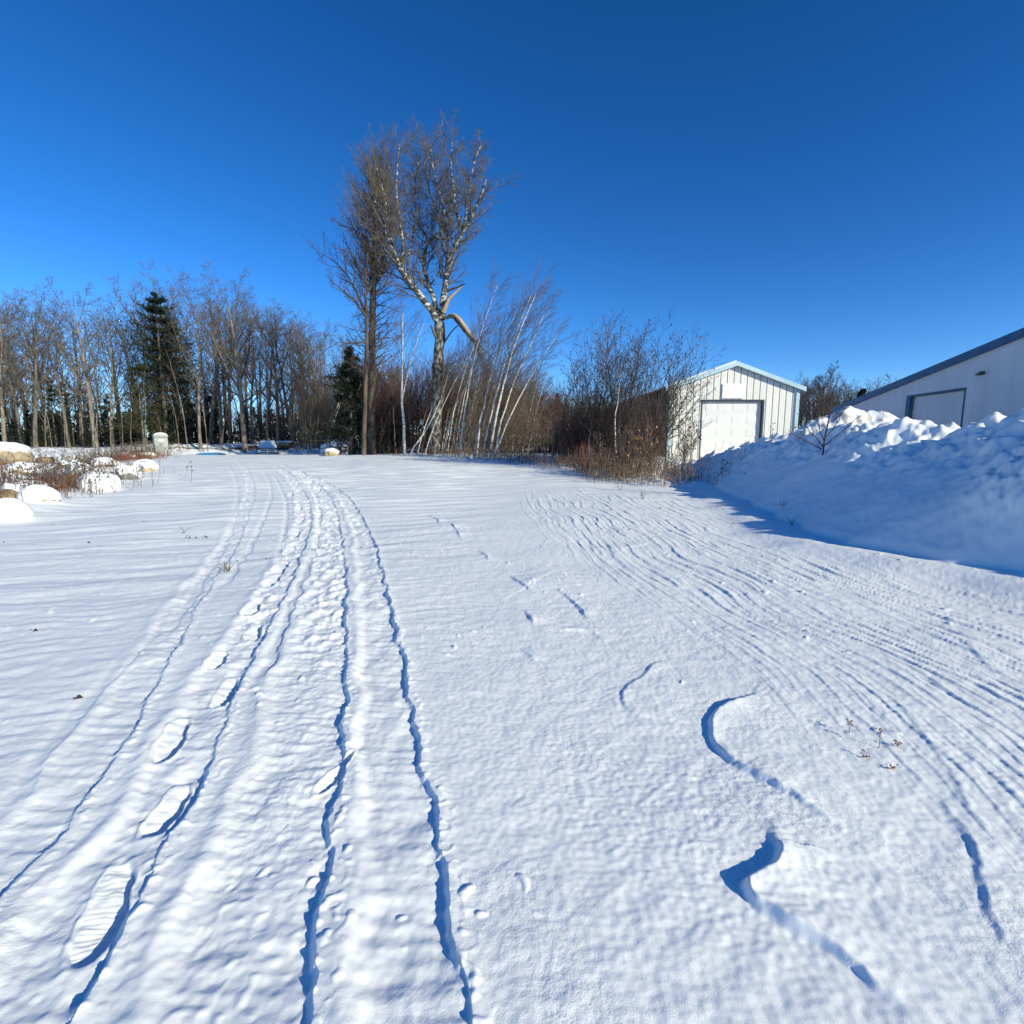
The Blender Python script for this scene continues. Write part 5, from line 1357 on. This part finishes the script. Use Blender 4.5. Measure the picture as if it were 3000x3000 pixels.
    tag(root, 'white ribbed metal garage with pale blue trim and a wide white door', 'garage')
garage()

# ------------------------------------------------------------------ large hall at right
def hall():
    K = 27.1; s_ = .097
    # wall direction u = (s_,1) normalised
    un = math.hypot(s_, 1); ux, uy = s_ / un, 1 / un; nx, ny = -uy, ux       # outward normal towards -x
    Yfar, Ynear = 51.6, 4.5; ypk = 28.0
    def z_at(y):
        rise = .152
        return 4.90 + (Yfar - y) * rise if y >= ypk else 4.90 + (Yfar - ypk) * rise - (ypk - y) * rise
    def P(y, o, z): # o: outward offset
        return (K + s_ * y + nx * o, y + ny * o, z)
    root = empty('hall', (K + s_ * 28, 28, 1.0)); off = np.array([K + s_ * 28, 28, 1.0])
    def slab(poly, o0, o1, name, m, parent=root):
        n = len(poly); V = [P(y, o0, z) for y, z in poly] + [P(y, o1, z) for y, z in poly]
        F = [tuple(range(n)), tuple(range(n, 2 * n))[::-1]] + [(i_, n + i_, n + (i_ + 1) % n, (i_ + 1) % n) for i_ in range(n)]
        return mesh_obj(name, np.array(V) - off, F, m, parent)
    dn, df, dt = 35.3, 40.7, 5.23     # door near, far, top
    zb = .2
    w1 = slab([(Yfar, zb), (df, zb), (df, z_at(df)), (Yfar, z_at(Yfar))], 0, -.2, 'wall', M['hall_wall'])
    w2 = slab([(dn, zb), (Ynear, zb), (Ynear, z_at(Ynear)), (ypk, z_at(ypk)), (dn, z_at(dn))], 0, -.2, 'wall', M['hall_wall'])
    w3 = slab([(df, dt), (dn, dt), (dn, z_at(dn)), (df, z_at(df))], 0, -.2, 'wall', M['hall_wall'])
    # door sections and frame
    slab([(df - .01, zb), (dn + .01, zb), (dn + .01, dt - .01), (df - .01, dt - .01)], -.26, -.30, 'door', M['hall_wall'])
    for a, b in ((dn, dn - .12),): slab([(a, zb), (b, zb), (b, dt + .14), (a, dt + .14)], .03, -.22, 'door_frame', M['trim_blue'])
    slab([(df + .46, zb), (df, zb), (df, dt + .14), (df + .46, dt + .14)], .03, -.22, 'door_frame', M['trim_blue'])
    slab([(df, dt), (dn, dt), (dn, dt + .14), (df, dt + .14)], .03, -.22, 'door_frame', M['trim_blue'])
    # rake trim, roof (thick slab extruded to +x)
    tr_ = [(Yfar + .5, z_at(Yfar + .5) - .18), (ypk, z_at(ypk) - .18), (ypk, z_at(ypk) + .32), (Yfar + .5, z_at(Yfar + .5) + .32)]
    slab(tr_, .22, .02, 'rake_trim', M['trim_blue'])
    tr_ = [(ypk, z_at(ypk) - .18), (Ynear - .5, z_at(Ynear) - .18), (Ynear - .5, z_at(Ynear) + .32), (ypk, z_at(ypk) + .32)]
    slab(tr_, .22, .02, 'rake_trim', M['trim_blue'])
    rp = [(Yfar + .5, z_at(Yfar + .5) + .01), (ypk, z_at(ypk) + .01), (Ynear - .5, z_at(Ynear) + .01), (Ynear - .5, z_at(Ynear) + .17), (ypk, z_at(ypk) + .17), (Yfar + .5, z_at(Yfar + .5) + .17)]
    slab(rp, .018, -26, 'roof', M['trim_blue'])
    slab([(Yfar, zb), (Yfar - .2, zb), (Yfar - .2, z_at(Yfar)), (Yfar, z_at(Yfar))], -.202, -25.8, 'back_wall', M['hall_wall'])
    slab([(Ynear + .2, zb), (Ynear, zb), (Ynear, z_at(Ynear)), (Ynear + .2, z_at(Ynear))], -.202, -25.8, 'back_wall', M['hall_wall'])
    rb = MB(); yv = Yfar - .6
    while yv > Ynear:
        if not (dn - .3 < yv < df + .6):
            ztp = z_at(yv) - .2; q = [P(yv - .03, .001, zb), P(yv + .03, .001, zb), P(yv + .03, .008, zb), P(yv - .03, .008, zb)]; q2 = [(a_, b_, ztp) for a_, b_, _ in q]
            rb.add(np.array(q + q2) - off, [(3, 2, 1, 0), (4, 5, 6, 7), (0, 1, 5, 4), (1, 2, 6, 5), (2, 3, 7, 6), (3, 0, 4, 7)])
        yv -= .92
    rb.build('ribs', M['hall_wall'], w1)
    sl = MB()
    for zz in (2.0, 3.1, 4.15):
        q = [P(dn + .05, -.258, zz), P(df - .05, -.258, zz), P(df - .05, -.245, zz), P(dn + .05, -.245, zz)]; q2 = [(a_, b_, zz + .05) for a_, b_, _ in q]
        sl.add(np.array(q + q2) - off, [(3, 2, 1, 0), (4, 5, 6, 7), (0, 1, 5, 4), (1, 2, 6, 5), (2, 3, 7, 6), (3, 0, 4, 7)])
    sl.build('door_rail', M['hall_wall'], root)
    # wall lamp
    y, z = 33.9, 6.13; lamp = MB(); c = P(y, .10, z); lamp.box((c[0] - off[0], c[1] - off[1], c[2] - off[2]), (.2, .3, .2)); c = P(y, .28, z - .08); lamp.box((c[0] - off[0], c[1] - off[1], c[2] - off[2]), (.2, .26, .12), 0, 0)
    c = P(y, .04, z - .02); lamp.cyl((c[0] - off[0], c[1] - off[1], c[2] - off[2]), .05, .2, axis=0)
    lamp.build('wall_lamp', M['toilet_dark'], root)
    tag(root, 'long pale metal hall in shade with dark blue sloping roof edge', 'building')
hall()

# ------------------------------------------------------------------ pickup truck, toilet, logs, tarp
def pickup():
    px = 508; Y = 51.0; x = (px - 966) / 966 * Y; z = hgt(x, Y) - .05
    root = empty('pickup_truck', (x, Y, z), rz=math.radians(24))
    # nose at y=0 facing -Y, length 5.6
    b = MB()
    b.prism([(.0, .62), (.0, 1.02), (.08, 1.14), (1.35, 1.24), (3.6, 1.24), (3.6, .5), (.1, .5)], 0, -.92, .92)       # lower body/hood (outline y,z)
    b.box((0, 4.55, .78), (1.84, 1.9, .55)); b.box((-.88, 4.55, 1.16), (.09, 1.9, .24)); b.box((.88, 4.55, 1.16), (.09, 1.9, .24)); b.box((0, 5.46, 1.0), (1.84, .08, .55))
    b.add(np.array([(-.88, 1.3, 1.235), (.88, 1.3, 1.235), (.70, 1.95, 1.83), (-.70, 1.95, 1.83), (-.88, 3.55, 1.235), (.88, 3.55, 1.235), (.70, 3.3, 1.86), (-.70, 3.3, 1.86)]), [(3, 2, 6, 7), (0, 3, 7, 4), (1, 5, 6, 2), (4, 7, 6, 5), (0, 1, 2, 3)])
    for sx_ in (-1, 1):   # fender swells
        b.prism([(.18, .5), (.12, 1.0), (.3, 1.1), (1.3, 1.12), (1.45, .5)], 0, sx_ * .90, sx_ * .985)
    b.build('body', M['paint'], root)
    m = MB(); m.add(np.array([(-.80, 1.36, 1.29), (.80, 1.36, 1.29), (.66, 1.88, 1.78), (-.66, 1.88, 1.78)]) + np.array([0, -.03, .02]), [(0, 1, 2, 3)])
    m.add(np.array([(-.80, 1.37, 1.29), (.80, 1.37, 1.29), (.66, 1.89, 1.78), (-.66, 1.89, 1.78)]), [(3, 2, 1, 0)]); m.build('windshield', M['glass'], root)
    m = MB(); m.add(np.array([(-.82, 1.30, 1.27), (.82, 1.30, 1.27), (.66, 1.84, 1.80), (-.66, 1.84, 1.80), (-.84, 1.22, 1.27), (.84, 1.22, 1.27), (.67, 1.78, 1.84), (-.67, 1.78, 1.84)]), [(4, 5, 6, 7), (0, 3, 2, 1), (0, 1, 5, 4), (1, 2, 6, 5), (2, 3, 7, 6), (3, 0, 4, 7)])
    m.prism([(1.84, 1.83), (1.78, 1.92), (2.5, 1.98), (3.3, 1.93), (3.32, 1.86)], 0, -.66, .66); m.build('snow_cover', M['cap'], root)
    m = MB(); m.prism([(.25, 1.17), (.28, 1.21), (1.22, 1.31), (1.25, 1.25)], 0, -.74, .74); m.build('hood_snow', M['cap'], root)
    g = MB(); g.box((0, -.02, .87), (1.10, .06, .34)); g.build('grille', M['dark'], root)
    c = MB(); c.box((0, -.055, 1.045), (1.16, .05, .03)); c.box((0, -.055, .70), (1.16, .05, .03)); c.box((0, -.055, .87), (.07, .05, .32)); c.box((0, -.055, .87), (1.10, .05, .06)); c.build('grille_bars', M['chrome'], root)
    for sx_ in (-1, 1):
        h = MB(); h.box((sx_ * .74, -.02, .90), (.32, .08, .28)); h.build('headlight', M['lamp'], root)
        w = MB(); w.box((sx_ * 1.10, 1.55, 1.36), (.20, .12, .26)); w.box((sx_ * .97, 1.57, 1.30), (.12, .05, .05)); w.build('mirror', M['dark'], root)
        for yy in (.82, 4.4):
            w = MB(); w.cyl((sx_ * .84, yy, .40), .40, .26, axis=0, k=20); wh = w.build('wheel', M['rubber'], root)
            w = MB(); w.cyl((sx_ * .965, yy, .40), .22, .03, axis=0, k=14); w.build('rim', M['chrome'], wh)
    c = MB(); c.prism([(-.12, .42), (-.16, .62), (-.02, .66), (.1, .62), (.1, .42)], 0, -.98, .98); bp = c.build('bumper', M['chrome'], root)
    c = MB(); c.box((0, -.175, .53), (.34, .02, .16)); c.build('number_plate', M['plate'], bp)
    tag(root, 'dark pickup truck seen head-on with snow over its windshield', 'pickup truck')
pickup()

def toilet():
    Y = 46.0; x = (309 - 966) / 966 * Y; z = hgt(x, Y) - .02
    root = empty('portable_toilet', (x, Y, min(z, .06)), rz=math.radians(42))
    b = MB(); b.box((0, .06, 1.05), (1.12, 1.0, 2.1)); b.box((0, 0, .06), (1.2, 1.2, .12))
    for k in range(4): b.box((-.575, -.27 + k * .24, 1.1), (.03, .08, 1.7)); b.box((.575, -.27 + k * .24, 1.1), (.03, .08, 1.7))
    b.build('cabin', M['toilet'], root)
    d = MB(); d.box((0, -.47, 1.02), (.82, .05, 1.85)); d.box((0, -.50, .55), (.6, .02, .7)); d.box((0, -.50, 1.35), (.6, .02, .55)); dd = d.build('door', M['toilet'], root)
    h = MB(); h.box((.28, -.515, 1.12), (.09, .05, .12)); h.build('latch', M['toilet_dark'], dd)
    h = MB(); h.box((0, -.515, 1.78), (.42, .015, .12)); h.build('sign_plate', M['sign'], dd)
    # arched roof
    n = 9; arc = [(-.62, 2.08)] + [(-.62 * math.cos(math.pi * i_ / n), 2.12 + .20 * math.sin(math.pi * i_ / n)) for i_ in range(n + 1)] + [(.62, 2.08)]
    r = MB(); r.prism(arc, 1, -.58, .64); rr_ = r.build('roof', M['toilet'], root)
    arc2 = [(-.57 * math.cos(math.pi * i_ / n), 2.20 + .24 * math.sin(math.pi * i_ / n)) for i_ in range(n + 1)]
    s = MB(); s.prism(arc2, 1, -.54, .60); s.build('snow_cap', M['cap'], rr_, True)
    root.scale = (.88, .88, 1.04)
    tag(root, 'grey portable toilet with snow on its rounded roof', 'portable toilet')
toilet()

def logs():
    Y = 57.0; x = (541 - 966) / 966 * Y; z = hgt(x, Y)
    root = empty('log_pile', (x, Y, z - .12)); root.scale = (.8, .8, .72); k = 0; rng = random.Random(4)
    for row, cnt in ((0, 4), (1, 3)):
        for i_ in range(cnt):
            m = MB(); yy = (i_ - cnt / 2 + .5) * .38; m.cyl((rng.uniform(-.08, .08), yy, .2 + row * .33), .19, 2.2 + rng.uniform(-.2, .2), axis=0, k=10); lo = m.build('log', M['log'], root, True)
    s = MB(); n = 8; s.prism([(-.66, .66), (-.5, .84), (-.3, .90), (.3, .91), (.52, .82), (.66, .66)], 0, -1.0, 1.0); s.build('snow_cap', M['cap'], root)
    e = MB()
    for c_ in (-.55, .05, .6): e.box((c_, -.80, .36), (.5, .06, .46), .05)
    e.build('sawn_face', M['log_end'], root)
    tag(root, 'low pile of brown logs topped with a slab of snow behind the pickup', 'log pile')
logs()

def sled():
    Y = 43.5; x = (402 - 966) / 966 * Y; z = hgt(x, Y)
    zt = CAMZ - (853 - 838) / 966 * Y
    root = empty('tarpaulin', (x, Y, z))
    n = 10; arc = [(-.9 * math.cos(math.pi * i_ / n), (zt - z - .05) * (.55 + .45 * math.sin(math.pi * i_ / n) ** .5)) for i_ in range(n + 1)]
    m = MB(); m.prism([(-.9, -.2)] + arc + [(.9, -.2)], 1, -.5, .5); m.build('cover', M['tarp'], root)
    m = MB(); m.box((-.93, 0, (zt - z) * .35), (.05, 1.04, .3)); m.box((.93, 0, (zt - z) * .35), (.05, 1.04, .3)); m.build('edge', M['dark'], root)
    s = MB(); s.prism([(-.6, (zt - z) * .93), (-.3, zt - z + .03), (.3, zt - z + .04), (.62, (zt - z) * .93)], 1, -.4, .5); s.build('snow_cap', M['cap'], root)
    tag(root, 'low blue tarpaulin-covered thing with dark ends half hidden behind the snow crest', 'tarpaulin')
sled()
print('scene built')
